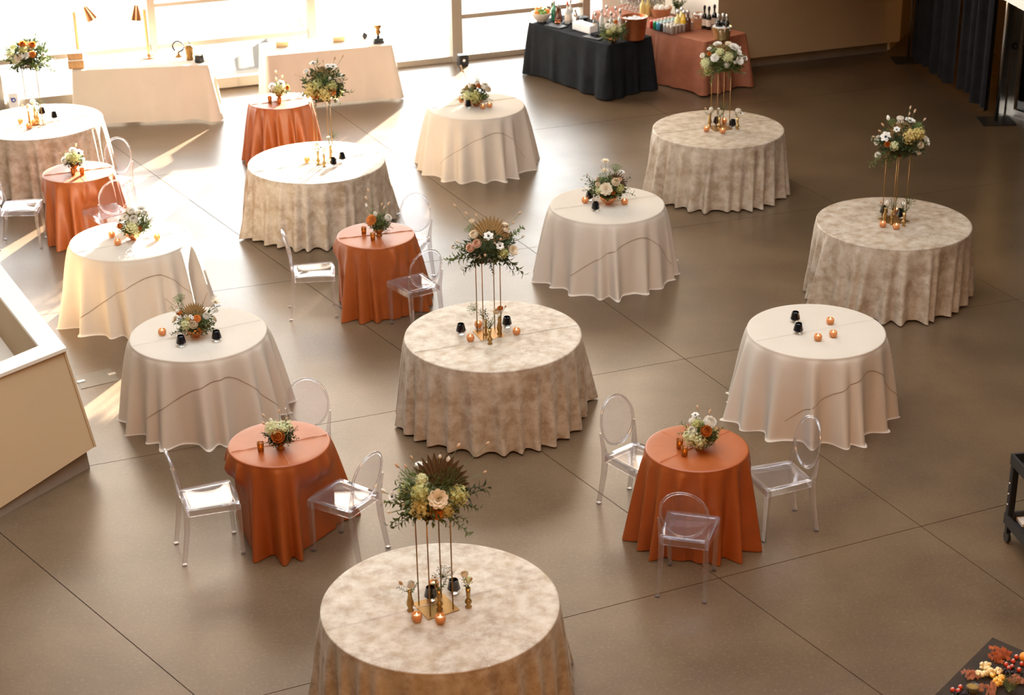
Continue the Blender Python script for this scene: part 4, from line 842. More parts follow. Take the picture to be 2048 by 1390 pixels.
# copper heat lamps
def lamp(px, az, lab, h=.62, reach=.17, tilt=.35):
    t = thing('heat_lamp', lab, 'lamp', P(*px, TOP), math.radians(az), 'copper heat lamps')
    MB().lathe([(.125,0),(.128,.008),(.11,.016),(.03,.022),(.02,.05)], 28).build('base', MT['copper'], t, True, sharp=40)
    MB().tube([(0,0,.02),(0,0,h)], .021, 14).build('pole', MT['copper'], t, True, sharp=60)
    pts = [(reach*.5-reach*.5*math.cos(a), 0, h-.01+.13*math.sin(a)) for a in [PI*i/10 for i in range(9)]]
    MB().tube(pts, .006, 6).build('arm', MT['steel'], t, True)
    e = Vector(pts[-1]); m = Matrix.Translation(e) @ Matrix.Rotation(-tilt, 4, 'Y')
    MB().lathe([(.028,0),(.034,-.012),(.084,-.20),(.081,-.20),(.031,-.012)], 24, m, cap=(True,False)).build('shade', MT['copper'], t, True, sharp=50)
    MB().ball((0,0,-.15), .04, 12, 8, m=m).build('bulb', mat('frosted_bulb', (.9,.88,.82), .4), t, True)
lamp((158,113), 10, 'copper heat lamp behind wooden blocks at the table left end', tilt=.45)
lamp((298,114), 195, 'copper heat lamp standing on its round base mid table', h=.66, reach=.11, tilt=.12)
WD = mat('oak_block', (.50,.26,.09), .5, var=.25, scale=14); CARD = mat('white_card', (.86,.84,.80), .6)
bs = P(154,136,TOP)
for i, (z, hh, s) in enumerate(((0,.115,.21),(.127,.085,.20))):
    o = thing('wooden_riser', ('lower oak riser block with white board at the lamp table corner','upper oak riser block with white board at the lamp table corner')[i], 'riser', bs+Vector((0,0,z)), .15, 'oak risers')
    MB().box(-s/2,s/2,-.06,.06,0,hh,b=.006).build('block', WD, o); MB().box(-s/2-.012,s/2+.012,-.075,.075,hh,hh+.011).build('board', CARD, o)
for i, (px, l) in enumerate((((235,124),'bent wire place-card rack left on the lamp table'),((272,121),'bent wire rack left of the lamp base'),((335,117),'bent wire rack right of the lamp base'))):
    o = thing('wire_rack', l, 'rack', P(*px, TOP), .2*i, 'wire racks on the buffet')
    MB().tube([(-.09,-.03,.004),(.09,-.03,.004),(.09,.05,.004),(.03,.05,.09),(-.03,.05,.05),(-.09,.05,.004),(-.09,-.03,.004)], .003, 5).build('frame', MT['steel'], o, True); MB().tube([(-.06,-.03,.004),(0,.01,.06),(.06,-.03,.004)], .003, 5).build('support', MT['steel'], o, True)
for i, (px, rz, l) in enumerate((((210,129),.1,'leftmost white menu card lying on the lamp table'),((262,128),.3,'second white menu card lying on the lamp table'),((312,127),.0,'white printed card before the copper lamp base'),((352,121),.2,'rightmost white menu card on the lamp table'))):
    bxp('menu_card', l, 'card', px, (.20,.12,.004), CARD, rz, group='menu cards on the lamp table', b=0)
t = thing('gold_jar', 'gold ribbed jar with two handles at the lamp table right end', 'jar', P(380,119,TOP))
MB().lathe([(.05,0),(.055,.02),(.045,.05),(.055,.09),(.05,.13),(.06,.16),(.045,.20)], 16, rib=.05, ribn=8).build('body', MT['gold'], t, True); MB().tube([(-.05,0,.15),(-.09,0,.20),(-.05,0,.28)], .006, 6).build('handle', MT['blackp'], t, True); MB().tube([(.03,0,.19),(.0,0,.25),(-.03,0,.31)], .006, 6).build('handle', MT['blackp'], t, True)
t = thing('ring_ornament', 'black ring ornament on gold foot beside the gold jar', 'ornament', P(358,113,TOP))
MB().lathe([(.05,0),(.05,.015),(.02,.03),(.015,.07)], 14).build('foot', MT['gold'], t, True); MB().tube([(.075*math.sin(a), .012*math.cos(a), .14+.075*-math.cos(a)) for a in [2*PI*i/18 for i in range(17)]], .012, 7).build('ring', MT['blackp'], t, True)
t = thing('black_pot', 'small black pot of white sprigs at the lamp table right end', 'pot', P(399,124,TOP))
MB().lathe([(.058,0),(.065,.01),(.062,.10),(.056,.10),(.055,.02)], 20, cap=(True,False)).build('pot', MT['blackp'], t, True, sharp=50)
for k in range(5): add_part(t, (BL['bud'][0], bm('bud', MB().ball((0,0,0), 1, 8, 5), 'white') if k == 0 else WB, TRS((.035*math.cos(k*1.3), .035*math.sin(k*1.3), .115), None, .026))) if k else globals().__setitem__('WB', bm('bud', MB().ball((0,0,0), 1, 8, 5), 'white'))
# second buffet table
for px, l in (((565,94),'left gold card standing on the second buffet table'),((678,84),'right gold card standing on the second buffet table')): bxp('gold_card', l, 'card', px, (.175,.012,.075), cards, .27, group='gold cards on the buffet', b=0)
for px, l in (((560,104),'left white paper sheet before a gold card'),((668,92),'right white paper sheet before a gold card')): bxp('paper_sheet', l, 'paper', px, (.36,.10,.002), CARD, .27, group='paper sheets on the buffet', b=0)
t = thing('hoop_sculpture', 'gold sculpture with thin hoop on a black stepped base', 'sculpture', P(757,86,TOP), .3)
MB().box(-.075,.075,-.05,.05,0,.035,b=.006).box(-.065,.065,-.045,.045,.035,.075,b=.006).build('base', MT['blackp'], t); MB().lathe([(.02,.075),(.025,.10),(.012,.11)], 12).build('collar', MT['blackp'], t, True)
MB().lathe([(.018,.11),(.035,.15),(.025,.19),(.045,.225),(.055,.26),(.02,.25)], 9, rib=.25, ribn=4).build('figure', MT['gold'], t, True)
MB().tube([(-.135+.145*math.cos(a), 0, .30+.145*math.sin(a)) for a in [math.radians(-5+i*11) for i in range(19)]], .006, 6).build('hoop', MT['steel'], t, True)
t = thing('table_ornament', 'small black ornament with short rod beside the hoop sculpture', 'ornament', P(730,77,TOP)); MB().lathe([(.02,0),(.04,.02),(.035,.06),(.015,.085)], 14).build('body', MT['blackp'], t, True); MB().tube([(.03,0,.05),(.10,0,.07)], .006, 6).build('rod', MT['blackp'], t, True)
t = thing('glass_jar', 'clear glass jar on the white table outside the window', 'jar', to.matrix_basis @ Vector((.1, .5, .745))); MB().lathe([(.10,0),(.13,.05),(.13,.22),(.10,.26),(.095,.26),(.12,.2),(.12,.05),(.02,.02)], 24, cap=(True,False)).build('body', MT['clear'], t, True)
# objects at the window wall
t = thing('floor_outlet_box', 'small black box with white mark at the foot of a window post', 'outlet box', P(926,131), math.radians(19)); MB().box(-.075,.075,-.06,.06,0,.17,b=.01).build('case', MT['blackp'], t); MB().lathe([(.022,0),(.022,.004)], 12, Matrix.Translation((0,-.061,.09)) @ Matrix.Rotation(PI/2,4,'X')).build('emblem', CARD, t)
GREY = clothmat('grey_upholstery', (.30,.30,.31), (.36,.36,.37), 20, .8, .2)
t = thing('upholstered_bench', 'grey upholstered bench cut by the left edge', 'bench', P(-12,207), math.radians(19)); MB().box(-.55,.25,-.22,.25,.12,.42,b=.06).build('seat', GREY, t, True, sharp=40); MB().box(-.53,.23,-.2,.23,.06,.13).build('base', MT['wallw'], t)
for x in (-.5,.2):
    for y in (-.17,.2): MB().box(x-.02,x+.02,y-.02,y+.02,0,.06).build('leg', MT['steel'], t)
t = thing('sign_stand', 'white floor stand with a blue drop emblem at far left', 'sign', P(31,227), math.radians(12)); MB().box(-.065,.065,-.03,.03,0,.30,b=.012).build('panel', CARD, t); MB().box(-.09,.09,-.07,.07,0,.015).build('foot', CARD, t)
BLUE = mat('blue_print', (.03,.08,.42), .5)
m = MB(); k = 20; outl = [(-.038,.045)]+[(.034*math.cos(a), .034*math.sin(a)) for a in [math.radians(150-15*i) for i in range(k+1)]]; inn = [(-.010,.012)]+[(.016*math.cos(a)+.002, .016*math.sin(a)-.002) for a in [math.radians(150-15*i) for i in range(k+1)]]
vs = [(x,-.0312,.20+y) for x, y in outl]+[(x,-.0312,.20+y) for x, y in inn]; n = len(outl); m.add(vs, [(i,(i+1) % n, n+(i+1) % n, n+i) for i in range(n)]).build('emblem', BLUE, t)

# ------------------------------------------------------------------ the bar
BARAZ = math.atan2(-1.43, 1.08)
def bottle_prof(r, h, neck, nr): return [(r*.9,0),(r,.008),(r,h*.55),(r*.85,h*.63),(nr,h*.74),(nr,h-.015),(nr*1.25,h-.012),(nr*1.2,h)]
GB = mat('green_glass', (.04,.28,.14), .1, coat=.5); BB = mat('brown_glass', (.10,.028,.012), .12, coat=.5); DK = mat('dark_wine_glass', (.008,.010,.008), .1, coat=.6); JU = mat('pale_juice', (.78,.62,.22), .25); JY = mat('yellow_juice', (.75,.46,.03), .25); RED = mat('red_seal', (.6,.10,.04), .4); CLB = mat('pale_bottle_glass', (.62,.60,.55), .12, coat=.5, var=.2)
LABP = mat('paper_label', (.78,.66,.54), .6); FOIL = mat('silver_foil', (.6,.6,.58), .3, .8)
def bottle(px, label, mt, r=.036, h=.29, nr=.013, cap=None, lab=None, fill=None, z=TOP, group='bottles on the bar'):
    t = thing('bottle', label, 'bottle', P(*px, z), 0, group); MB().lathe(bottle_prof(r,h,.3,nr), 16).build('body', mt, t, True, sharp=50)
    if cap: MB().lathe([(nr*1.35,h-.03),(nr*1.35,h+.01),(nr*.5,h+.025)], 12).build('cap', cap, t, True)
    if lab: MB().lathe([(r+.0012,h*.16),(r+.0012,h*.46)], 16, cap=(False,False)).build('label', lab, t, True)
    return t
# fruit bowl
fb = P(1083,43,TOP); t = thing('fruit_bowl', 'grey stoneware bowl of citrus at the bar end by the window', 'bowl', fb); MB().lathe([(.06,0),(.065,.008),(.11,.05),(.145,.115),(.148,.135),(.140,.135),(.10,.055),(.001,.03)], 28, cap=(True,False)).build('body', mat('stoneware', (.50,.45,.38), .5), t, True)
OR = mat('orange_peel', (.82,.27,.02), .45, bmp=.3, bscale=200); LI = mat('lime_peel', (.16,.30,.04), .4, bmp=.2)
orm = MB().ball((0,0,.042), .042, 14, 10).mesh('orange', OR); lim = MB().ball((0,0,.03), .03, 12, 8, (1.15,1,1)).mesh('lime', LI)
def fruit(n, me, x, y, z, lab): 
    o = obj(n, me); o.location = fb+Vector((x,y,z)); tag(o, lab, n, 'citrus in the bar bowl')
    s = MB().lathe([(.006,0),(.004,.004)], 6).build('stalk_end', MT['stem'], o, loc=(0,0,.082 if n == 'orange' else .058))
for x, y, z, l in ((-.075,-.05,.09,'orange at the left front of the citrus bowl'),(-.055,.04,.125,'orange at the top left of the citrus bowl'),(.085,.0,.105,'orange at the right side of the citrus bowl'),(.0,.05,.13,'pale orange at the back of the citrus bowl')): fruit('orange', orm, x, y, z, l)
for x, y, z, l in ((.0,-.07,.10,'frontmost lime in the citrus bowl'),(.045,-.06,.11,'second lime from the front in the citrus bowl'),(.01,-.01,.135,'lime on the middle top of the citrus bowl'),(.055,.03,.14,'lime at the back right of the citrus bowl'),(-.03,-.02,.125,'lime between the left oranges of the citrus bowl')): fruit('lime', lim, x, y, z, l)
bottle((1106,34), 'dark bottle with red neck behind the citrus bowl', DK, cap=RED, h=.32); bottle((1108,40), 'green glass bottle beside the citrus bowl', GB, r=.045, h=.27, cap=FOIL)
t = lat('carafe', 'brown tapered carafe on the black tray', 'carafe', (1117,43), [(.062,0),(.064,.01),(.042,.17),(.035,.20),(.03,.19)], BB); MB().lathe([(.018,.20),(.016,.24),(.02,.26)], 12).build('stopper', FOIL, t, True)
for px, l in (((1112,53),'black serving tray in front of the brown carafe'),((1188,76),'black tray of napkins in front of the bottles')):
    o = bxp('serving_tray', l, 'tray', px, (.30,.17,.018), MT['blackp'], BARAZ+.2, group='black trays on the bar')
bxp('napkin_stack', 'black folded napkin stack on the bar front edge', 'napkins', (1194,71), (.13,.13,.035), MT['blackc'], BARAZ, z=TOP+.018)
for px, l in (((1112.5,47),'left copper jigger glowing on the black tray'),((1118.5,47),'right copper jigger glowing on the black tray')): lat('jigger', l, 'jigger', px, [(.018,0),(.024,.02),(.012,.03),(.022,.055)], MT['copper'], 12, TOP+.018, 'copper jiggers')
bottle((1135,47), 'clear bottle with orange stopper, left of the shaker', CLB, r=.04, h=.30, cap=RED, lab=LABP); bottle((1141,44), 'clear bottle with white label, behind the shaker', CLB, r=.042, h=.31, cap=FOIL, lab=CARD)
lat('cocktail_shaker', 'steel cocktail shaker in the middle of the bar', 'shaker', (1150,51), [(.036,0),(.038,.01),(.045,.14),(.034,.18),(.022,.20),(.02,.235),(.012,.24)], MT['chrome'])
lat('ice_jar', 'short glass ice jar behind the napkin box', 'jar', (1160,43), [(.04,0),(.045,.01),(.05,.09),(.045,.10)], MT['clear']); lat('cocktail_strainer', 'small black strainer dish behind the napkin box', 'strainer', (1168,38), [(.05,0),(.07,.03),(.06,.035)], MT['blackp'])
t = thing('cup_box', 'white box of plastic cups on the bar', 'box', P(1170,62,TOP), BARAZ); MB().box(-.20,.20,-.075,.075,0,.11,b=.008).build('carton', mat('frosted_box', (.72,.69,.66), .35), t); MB().box(-.19,.19,-.065,.065,.11,.115).build('lid', CARD, t)
for i, (px, l) in enumerate((((1149,61),'left bar spoon lying before the shaker'),((1156,59),'right bar spoon lying before the shaker'))):
    o = MB().tube([(-.09,0,.006),(.06,0,.006),(.09,0,.012)], [.004,.004,.012], 6).build('bar_spoon', MT['blackp'], None, True, loc=P(*px, TOP)); o.rotation_euler[2] = .5+i*.9; tag(o, l, 'spoon', 'bar spoons')
for i, (px, l) in enumerate((((1190,65),'leftmost of the clear spirit bottles with pourers'),((1203,60),'second of the clear spirit bottles with pourers'),((1213,54),'third of the clear spirit bottles with pourers'),((1222,64),'fourth of the clear spirit bottles with pourers'),((1231,55),'fifth of the clear spirit bottles with pourers'),((1240,62),'rightmost clear spirit bottle, against the copper tub'))): bottle(px, l, CLB if i % 2 else MT['clear'], r=.036, h=.27+.012*(i % 3), cap=FOIL, lab=LABP if i % 2 == 0 else None, group='clear spirit bottles')
bouquet('low_bouquet', 'low bouquet in copper bowl on the bar front corner', P(1225,86,TOP).y, P(1225,86,TOP), 7.877, (1040,0), (1465,480), .20, .16,
 [('peony_white',1370,440,46),('hydp',1470,480,58),('peony_cream',1530,420,46),('ran_white',1450,440,36),('hyd',1400,530,48),('ran_orange',1500,380,36),('leafl',1320,560,1),('leafl',1620,540,1),('leaf',1350,590,1),('leaf',1570,560,1),('leafl',1650,470,1),('tulip_white',1670,340,20),('leaf',1330,500,1),('hydp',1560,500,44)], GL, ('bowl', BOWL))
def tub(px, r, h, mt, lab, name='ice_tub', cat='tub', n=36, ice=True):
    t = thing(name, lab, cat, P(*px, TOP)); MB().lathe([(r*.78,0),(r*.8,.01),(r,h),(r*1.03,h+.006),(r*1.02,h+.012),(r*.97,h+.008),(r*.78,.03)], n, cap=(True,False)).build('body', mt, t, True, sharp=60)
    if ice:
        rd = random.Random(n+int(px[0])); m = MB()
        for i in range(70): a = rd.uniform(0,6.28); q = r*.86*math.sqrt(rd.random()); s = rd.uniform(.012,.022); m.box(-s,s,-s,s,-s,s, Matrix.Translation((q*math.cos(a), q*math.sin(a), h*.80+rd.uniform(0,.03))) @ Matrix.Rotation(rd.uniform(0,3),4,'X') @ Matrix.Rotation(rd.uniform(0,3),4,'Z'))
        o = m.build('ice', mat('ice', (.84,.86,.86), .2, coat=.5), t); o['kind'] = 'stuff'
        MB().lathe([(.001,h*.72),(r*.88,h*.74)], 24, cap=(False,False)).build('ice_bed', CARD, t)
    return t
COPD = mat('hammered_copper', (.42,.13,.045), .34, .75, bmp=.2, bscale=40); TERR = mat('terracotta_wood', (.48,.22,.10), .5, var=.15)
tub((1268,77), .185, .30, COPD, 'big hammered copper tub of ice on the bar corner')
# back bar: flutes, juices, bowl of eggs-white lemons, cans, carafes, bottles
fl = [('foot', MB().lathe([(.030,0),(.030,.003),(.004,.008),(.0035,.07)], 14).mesh('foot', MT['clear'])), ('cup', MB().lathe([(.0035,.07),(.018,.085),(.027,.13),(.025,.215),(.0235,.215),(.025,.13),(.016,.09),(.001,.078)], 14, cap=(True,False)).mesh('cup', MT['clear']))]
RB = tr.matrix_basis
def rb(s, q): return RB @ Vector((s, q, TOP))
ORD = ['first','second','third','fourth','fifth','sixth','seventh','eighth','ninth','tenth']
for j in range(4):
    for i in range(10):
        inst('champagne_flute', 'champagne flute, %s from the window in the %s row on the back bar' % (ORD[i], ['rearmost','third','second','front'][j]), 'glass', rb(-1.10+i*.074, .30-j*.085+.01*(i % 2)), fl, 0, 'champagne flutes on the back bar')
t = thing('wicker_basket', 'straw coloured round basket behind the champagne flutes', 'basket', rb(-.72,.34)); 
for i in range(9): MB().lathe([(.13+.006*i,.02*i),(.138+.006*i,.02*i+.01),(.133+.006*i,.02*i+.02)], 28, cap=(i == 0, False)).build('coil', mat('straw', (.55,.40,.17), .7) if i == 0 else bpy.data.materials['straw'], t, True)
def at_rb(px): return px
for px, l in (((1285,31),'left pale juice bottle behind the copper tub'),((1295,31),'right pale juice bottle behind the copper tub')): bottle(px, l, JU, r=.042, h=.27, nr=.016, cap=FOIL, group='juice bottles on the back bar')
t = tub((1321,31), .165, .11, TERR, 'wide terracotta bowl of white balls on the back bar', 'serving_bowl', 'bowl', 32, False); eb = P(1321,31,TOP)
eg = MB().ball((0,0,0), .042, 12, 8).mesh('white_egg', CARD)
for x, y, l in ((-.07,-.03,'left white ball in the terracotta bowl'),(.0,-.06,'front white ball in the terracotta bowl'),(.02,.03,'middle white ball in the terracotta bowl'),(.09,-.02,'right white ball in the terracotta bowl'),(-.04,.07,'back white ball in the terracotta bowl')): o = obj('white_ball', eg); o.location = eb+Vector((x,y,.115)); tag(o, l, 'ball', 'white balls in the bowl'); MB().lathe([(.006,0),(.005,.003)], 6).build('stem_end', MT['stem'], o, loc=(0,0,.040))
t = thing('herb_bunch', 'bunch of green mint between bowl and carafes', 'herbs', P(1355,28,TOP)); MB().lathe([(.035,0),(.045,.10),(.04,.10),(.03,.01)], 14, cap=(True,False)).build('cup', MT['clear'], t, True)
for k in range(9): a = k*.7; add_part(t, (BL['leaf'][0], BL['leaf'][1], TRS((0,0,.07), Vector((math.cos(a)*.7, math.sin(a)*.7, 1)), .17, a)))
CANC = {'red':(.60,.03,.03),'green':(.02,.30,.12),'blue':(.10,.40,.62),'black':(.03,.03,.035),'grey':(.42,.40,.37),'tan':(.42,.34,.28)}
CANM = {}
for n, c in CANC.items():
    CANM[n] = [('can_body', MB().lathe([(.026,0),(.033,.008),(.033,.102),(.029,.113)], 16).mesh('can_body', mat('can_'+n, c, .3, .4, var=.05))), ('can_lid', MB().lathe([(.029,.113),(.030,.117),(.026,.115),(.024,.112),(.001,.112)], 16, cap=(False,False)).mesh('can_lid', FOIL), None, [('tab', MB().box(-.006,.012,-.006,.006,.113,.115).mesh('tab', FOIL, False))])]
names = ['red','green','blue','black','grey','tan']
canpos = {}
c0 = P(1304,57,TOP); ua = Vector((math.cos(BARAZ), math.sin(BARAZ), 0)); ub = Vector((-ua.y, ua.x, 0))
for i in range(7):
    for j in range(6):
        n = names[i] if i < 6 else 'tan'; p = c0+ua*(i*.0705+.003*(j % 2))+ub*(j*.0705); p.z = TOP
        inst('drink_can', '%s soda can, %s from the front in the %s row of cans' % ({'red':'red','green':'green','blue':'pale blue','black':'black','grey':'grey','tan':'tan'}[n], ORD[j], ORD[i]), 'can', p, CANM[n], 0, 'rows of soda cans on the back bar')
for px, mt, l in (((1355,61),JU,'pale yellow carafe, leftmost of the front carafes'),((1363,56),JU,'pale carafe behind the front yellow ones'),((1367,62),JY,'deep yellow carafe in the front carafe row'),((1375,62),BB,'dark cola carafe beside the wooden bucket')): bottle(px, l, mt, r=.046, h=.275, nr=.018, cap=FOIL, group='carafes on the back bar')
tub((1397,55), .098, .19, TERR, 'terracotta bucket of ice on the back bar', 'ice_bucket', 'bucket', 30)
for px, l in (((1408,57),'left wine bottle with pale label on the back bar'),((1417,59),'middle wine bottle with pale label on the back bar'),((1428,55),'right dark wine bottle behind the gold bucket')): bottle(px, l, DK, r=.038, h=.31, nr=.014, cap=MT['blackp'], lab=LABP, group='wine bottles')
GBK = tub((1443,77), .135, .16, mat('pale_gold', (.60,.44,.20), .35, .8), 'pale gold bucket of chilled bottles on the back bar corner', 'wine_bucket', 'bucket', 34)
for dx, dy, l in ((-.05,.02,'left chilled bottle in the gold bucket'),(.02,.05,'middle chilled bottle in the gold bucket'),(.065,-.01,'right chilled bottle in the gold bucket')):
    b = P(1443,77,TOP)+Vector((dx,dy,.045)); t = thing('bottle', l, 'bottle', b, 0, 'chilled bottles'); MB().lathe(bottle_prof(.037,.29,.3,.014), 14).build('body', DK, t, True, sharp=50); MB().lathe([(.017,.20),(.018,.29),(.01,.30)], 12).build('foil', FOIL, t, True)

# ------------------------------------------------------------------ drape, poles, cart, food table
dr0, dr1 = Vector((5.97,25.2,0)), Vector((6.42,22.25,0)); ud = (dr1-dr0).normalized(); nd = Vector((-ud.y, ud.x, 0)); LD = (dr1-dr0).length
pn = [(0,.30),(.30,.56),(.575,.80),(.80,1.0)]
lab_d = ['black drape panel nearest the beige wall','second black drape panel, left of the glowing gap','third black drape panel, right of the glowing gap','black drape panel beside the tall chrome pole']
for k, (a, b) in enumerate(pn):
    m = MB(); n = 70; vs = []; fs = []; rd = random.Random(60+k); ph = rd.uniform(0,6)
    for z in (.09+.02*k % .05, .6, 1.6, 2.92):
        for i in range(n+1):
            f = a+(b-a)*i/n; s = f*LD; wv = .055*math.sin(s*26+ph)+.03*math.sin(s*11+k)
            p = dr0+ud*s+nd*(wv*.8-.05*(k % 2)); vs.append((p.x, p.y, z))
    for j in range(3):
        for i in range(n): q = j*(n+1)+i; fs.append((q, q+1, q+n+2, q+n+1))
    t = thing('drape', lab_d[k], 'curtain', dr0+ud*((a+b)/2*LD), 0, 'black pipe drapes'); c = t.location
    MB().add([tuple(Vector(v)-c) for v in vs], fs).build('fabric', MT['drape'], t, True)
for px, r, l in (((1992,243),.024,'tall chrome drape pole at the right end of the black drapes'),((1816,121),.02,'slim chrome drape pole beside the beige wall')):
    t = thing('drape_pole', l, 'pole', P(*px), 0, 'drape poles'); MB().tube([(0,0,0),(0,0,2.96)], r, 14).build('pole', MT['chrome'], t, True); MB().box(-.22,.22,-.2,.2,0,.012).build('base_plate', MT['blackp'], t)
    MB().tube([(0,0,1.6),(0,0,1.64)], r*1.5, 12).build('collar', MT['chrome'], t, True)
glow = bpy.data.lights.new('assumed_passage_lamp', 'POINT'); glow.energy = 16; glow.color = (1,.55,.15); glow.shadow_soft_size = .15  # assumed lamp, itself unseen, for the orange glow behind the drapes
go = bpy.data.objects.new('assumed_passage_lamp', glow); COL.objects.link(go); go.location = (6.85, 24.3, 2.6)
# utility cart
A = P(2022,908,.74); E1 = P(2062,953,.74); az = math.atan2((E1-A).y, (E1-A).x)
t = thing('utility_cart', 'black plastic utility cart cut by the right edge', 'cart', (A.x, A.y, 0), az)
CL, CW = .75, .45
for z, nm in ((.66,'upper_tray'),(.16,'lower_tray')):
    m = MB().box(0,CL,0,CW,z,z+.015)
    for x0,x1,y0,y1 in ((0,CL,0,.02),(0,CL,CW-.02,CW),(0,.02,.02,CW-.02),(CL-.02,CL,.02,CW-.02)): m.box(x0,x1,y0,y1,z+.015,z+.085)
    m.build(nm, MT['blackp'], t)
for x in (.0,CL-.06):
    for y in (.0,CW-.06):
        o = MB().box(x+.004,x+.056,y+.004,y+.056,.17,.67,b=.006).build('post', MT['blackp'], t)
        for zz in (.33,.42,.51):
            if x == 0: MB().lathe([(.007,0),(.007,.004)], 8, Matrix.Translation((x+.03,y+(.003 if y == 0 else .058),zz)) @ Matrix.Rotation(PI/2 if y == 0 else -PI/2,4,'X')).build('hole_plug', LABP, o)
        MB().lathe([(.042,-.012),(.045,0),(.042,.012)], 16, Matrix.Translation((x+.03,y+.03,.047)) @ Matrix.Rotation(PI/2,4,'X')).build('wheel', MT['blackp'], t, True, sharp=50)
        MB().box(x+.012,x+.048,y+.012,y+.048,.085,.165).build('caster_fork', MT['blackp'], t)
MB().tube([(.02,CW-.02,.74),(-.04,CW-.02,.90),(-.04,.02+.1,.90),(.02,.12,.74)], .016, 8).build('handle', MT['blackp'], t, True)
ct = P(2046,1042,.19); bxp('tape_box', 'pale box with black mark on the cart lower tray', 'box', (2050,1046), (.12,.10,.03), LABP, az, z=.176)
# food board
FZ = .86
cA = P(1985,1275,FZ); e1 = (P(1868,1392,FZ)-cA); e2 = (P(2052,1304,FZ)-cA); fa = math.atan2(e2.y, e2.x)
u2 = Vector((math.cos(fa), math.sin(fa), 0)); v2 = Vector((u2.y, -u2.x, 0))
v2 = e1.normalized()
SL = mat('slate_board', (.030,.020,.013), .75, var=.3, scale=6, spec=.2)
t = thing('serving_table', 'dark wooden buffet table corner at the bottom right', 'table', (cA.x, cA.y, 0))
pts = [Vector((0,0,0)), v2*1.6, v2*1.6+u2*1.1, u2*1.1]
MB().add([tuple(p+Vector((0,0,z))) for z in (FZ-.03, FZ) for p in pts], [(0,1,2,3),(7,6,5,4),(0,4,5,1),(1,5,6,2),(2,6,7,3),(3,7,4,0)]).build('tabletop', SL, t)
for p in (v2*.08+u2*.08, v2*1.5+u2*.08, v2*1.5+u2*1.0, v2*.08+u2*1.0): MB().box(p.x-.03,p.x+.03,p.y-.03,p.y+.03,0,FZ-.03).build('leg', MT['wood'], t)
def fpx(x, y): return (1840+x/9.264, 1240+y/9.264)
HAM = petalmat('cured_ham', (.62,.22,.11), .3, var=.4); HAM2 = petalmat('pale_salami', (.66,.34,.24), .25, var=.3); CHE = mat('pale_cheese', (.82,.68,.38), .5, var=.08); CHO = mat('golden_cheese', (.78,.46,.08), .5, var=.12); TOM = mat('cherry_tomato', (.50,.05,.02), .2, coat=.5); MUS = mat('grain_mustard', (.34,.20,.035), .5, var=.5, scale=140, bmp=.6, bscale=150)
def ham(px, r, seed, mt, lab):
    rd = random.Random(seed); t = thing('ham_slices', lab, 'ham', P(*px, FZ), 0, 'folded ham piles')
    for k in range(6):
        m = MB(); n = 22; vs = []; fs = []; a0 = rd.uniform(0,6); cx, cy = rd.gauss(0,r*.35), rd.gauss(0,r*.35)
        for i in range(n+1):
            f = i/n; a = a0+f*4.5; q = r*(.22+.38*f)+.007*math.sin(f*30+k)
            for j, hh in enumerate((0,.018,.034)):
                vs.append((cx+(q+.004*j*math.sin(f*21))*math.cos(a), cy+(q+.004*j*math.cos(f*25))*math.sin(a), hh*.75+.004+.006*(k % 3)+.003*math.sin(f*17+k)))
        for i in range(n):
            for j in range(2): q = i*3+j; fs.append((q, q+1, q+4, q+3))
        m.add(vs, fs).build('slice', mt, t, True)
ham(fpx(1400,720), .055, 1, HAM, 'folded cured ham at the back of the food board'); ham(fpx(1560,690), .045, 2, HAM, 'ruffled cured ham beside the golden fruit'); ham(fpx(960,1050), .050, 3, HAM2, 'pale salami pile left of the cheese'); ham(fpx(1760,1150), .060, 4, HAM2, 'salami rosette at the right edge of the board'); ham(fpx(1290,1330), .050, 5, HAM2, 'salami pile right of the mustard jar')
rd = random.Random(77); chunk = MB()
for k in range(5): chunk
chm = []
for k in range(4):
    m = MB(); m.ball((0,0,0), .013, 7, 5, (1.2,.9,.8)); r2 = random.Random(k); m.v = [(x+r2.uniform(-.003,.003), y+r2.uniform(-.003,.003), z+r2.uniform(-.003,.003)) for x, y, z in m.v]; chm.append((m.mesh('cheese_chunk', CHE, False), m.mesh('cheese_chunk', CHO, False)))
i = 0
for row, (x0, y0, x1, y1, n, c) in enumerate(((1130,800,1300,900,12,0),(1060,960,1330,1010,14,0),(1250,900,1520,980,14,0),(1330,1020,1560,1120,16,1),(1400,1100,1560,1190,10,1))):
    for k in range(n):
        p = P(*fpx(rd.uniform(x0,x1), rd.uniform(y0,y1)), FZ+.012+.016*(k % 3)); o = obj('cheese_chunk', chm[k % 4][c]); o.location = p; o.rotation_euler = (rd.uniform(0,3), rd.uniform(0,3), rd.uniform(0,3)); i += 1
        tag(o, ('pale crumbled cheese chunk in the heap on the food board','golden cheese chunk in the heap on the food board')[c], 'cheese', ('pale cheese heap','golden cheese heap')[c])
tm = MB().ball((0,0,.014), .0145, 12, 8).mesh('tomato', TOM)
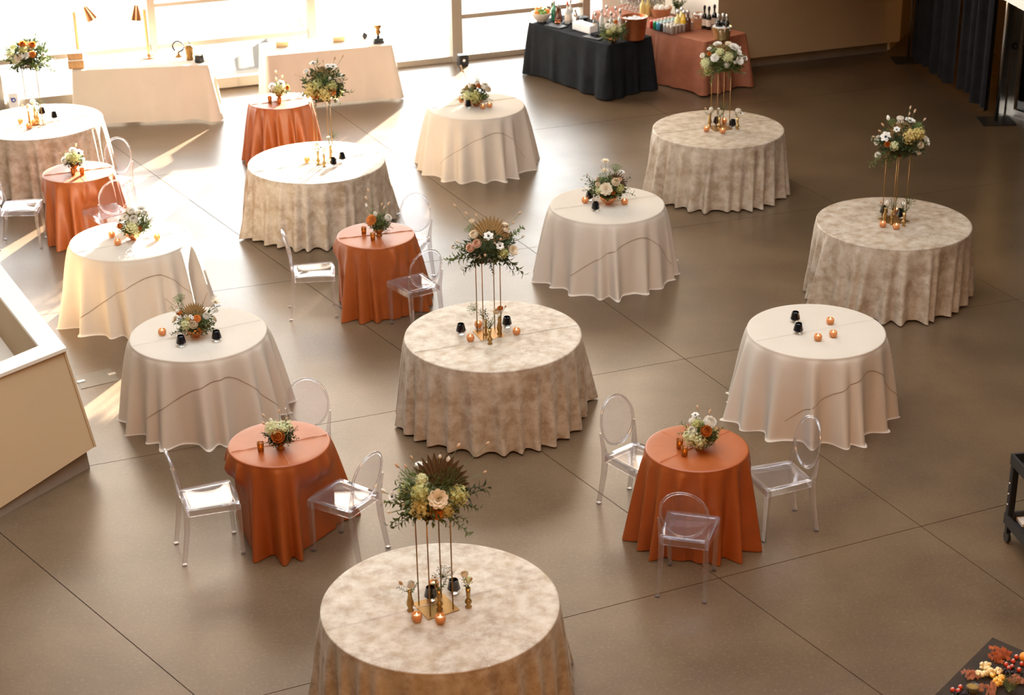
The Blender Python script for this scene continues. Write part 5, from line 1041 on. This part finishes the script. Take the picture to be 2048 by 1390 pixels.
for k, (x, y, l) in enumerate(((600,1330,'cherry tomato at the left end of the food board'),(705,1350,'cherry tomato left of the mustard jar'),(745,1280,'dark cherry tomato behind the mustard jar'),(1720,800,'cherry tomato right of the ham at the back'),(1700,900,'front cherry tomato before the back ham'),(1590,860,'cherry tomato under the back ham'),(1640,930,'lowest cherry tomato before the back ham'),(1830,960,'cherry tomato above the salami rosette'),(1880,850,'cherry tomato at the right image edge'),(1780,720,'highest cherry tomato beside the golden fruit'))):
    t = inst('cherry_tomato', l, 'tomato', P(*fpx(x,y), FZ), [('flesh', tm), ('calyx', BL['anem'][1], TRS((0,0,.027), None, .006))], 0, 'cherry tomatoes on the board')
    t.children[1].data = t.children[1].data
t = thing('mustard_jar', 'small glass jar of grainy mustard on the food board', 'jar', P(*fpx(965,1335), FZ)); MB().lathe([(.034,0),(.038,.006),(.039,.045),(.037,.046),(.035,.010)], 24, cap=(True,False)).build('glass', MT['clear'], t, True); MB().lathe([(.033,.008),(.0345,.038),(.02,.042),(.001,.041)], 20, cap=(True,False)).build('mustard', MUS, t, True)
t = thing('rosemary_sprig', 'green rosemary sprig at the bottom right corner', 'herb', P(*fpx(1640,1390), FZ))
for k in range(5): add_part(t, (BL['fern'][0], BL['fern'][1], TRS((0,.0,.02), Vector((.5+.3*k-.6, .9, .35+.1*k)), .11, k)))
t = thing('golden_fruit', 'golden orange fruit slice at the right image edge', 'fruit', P(*fpx(1925,760), FZ)); MB().ball((0,0,.028), .030, 14, 9).build('flesh', OR, t, True); MB().lathe([(.006,0),(.004,.004)], 6).build('stalk_end', MT['stem'], t, loc=(0,0,.056))
m = MB()
for k in range(60): m.ball((rd.gauss(0,.03), rd.gauss(0,.012), .006+.005*(k % 3)), .006, 6, 4)
o = m.build('blackberries', mat('dark_berry', (.010,.006,.012), .3), None, True, loc=P(*fpx(760,1400), FZ)); tag(o, 'heap of small dark berries at the bottom edge of the board', 'berries', kind='stuff')
m = MB()
for k in range(40): m.ball((rd.gauss(0,.03), rd.gauss(0,.022), .006+.006*(k % 3)), .008, 6, 4)
o = m.build('blackberries', bpy.data.materials['dark_berry'], None, True, loc=P(*fpx(1640,1000), FZ)); tag(o, 'heap of small dark berries between cheese and tomatoes', 'berries', kind='stuff')
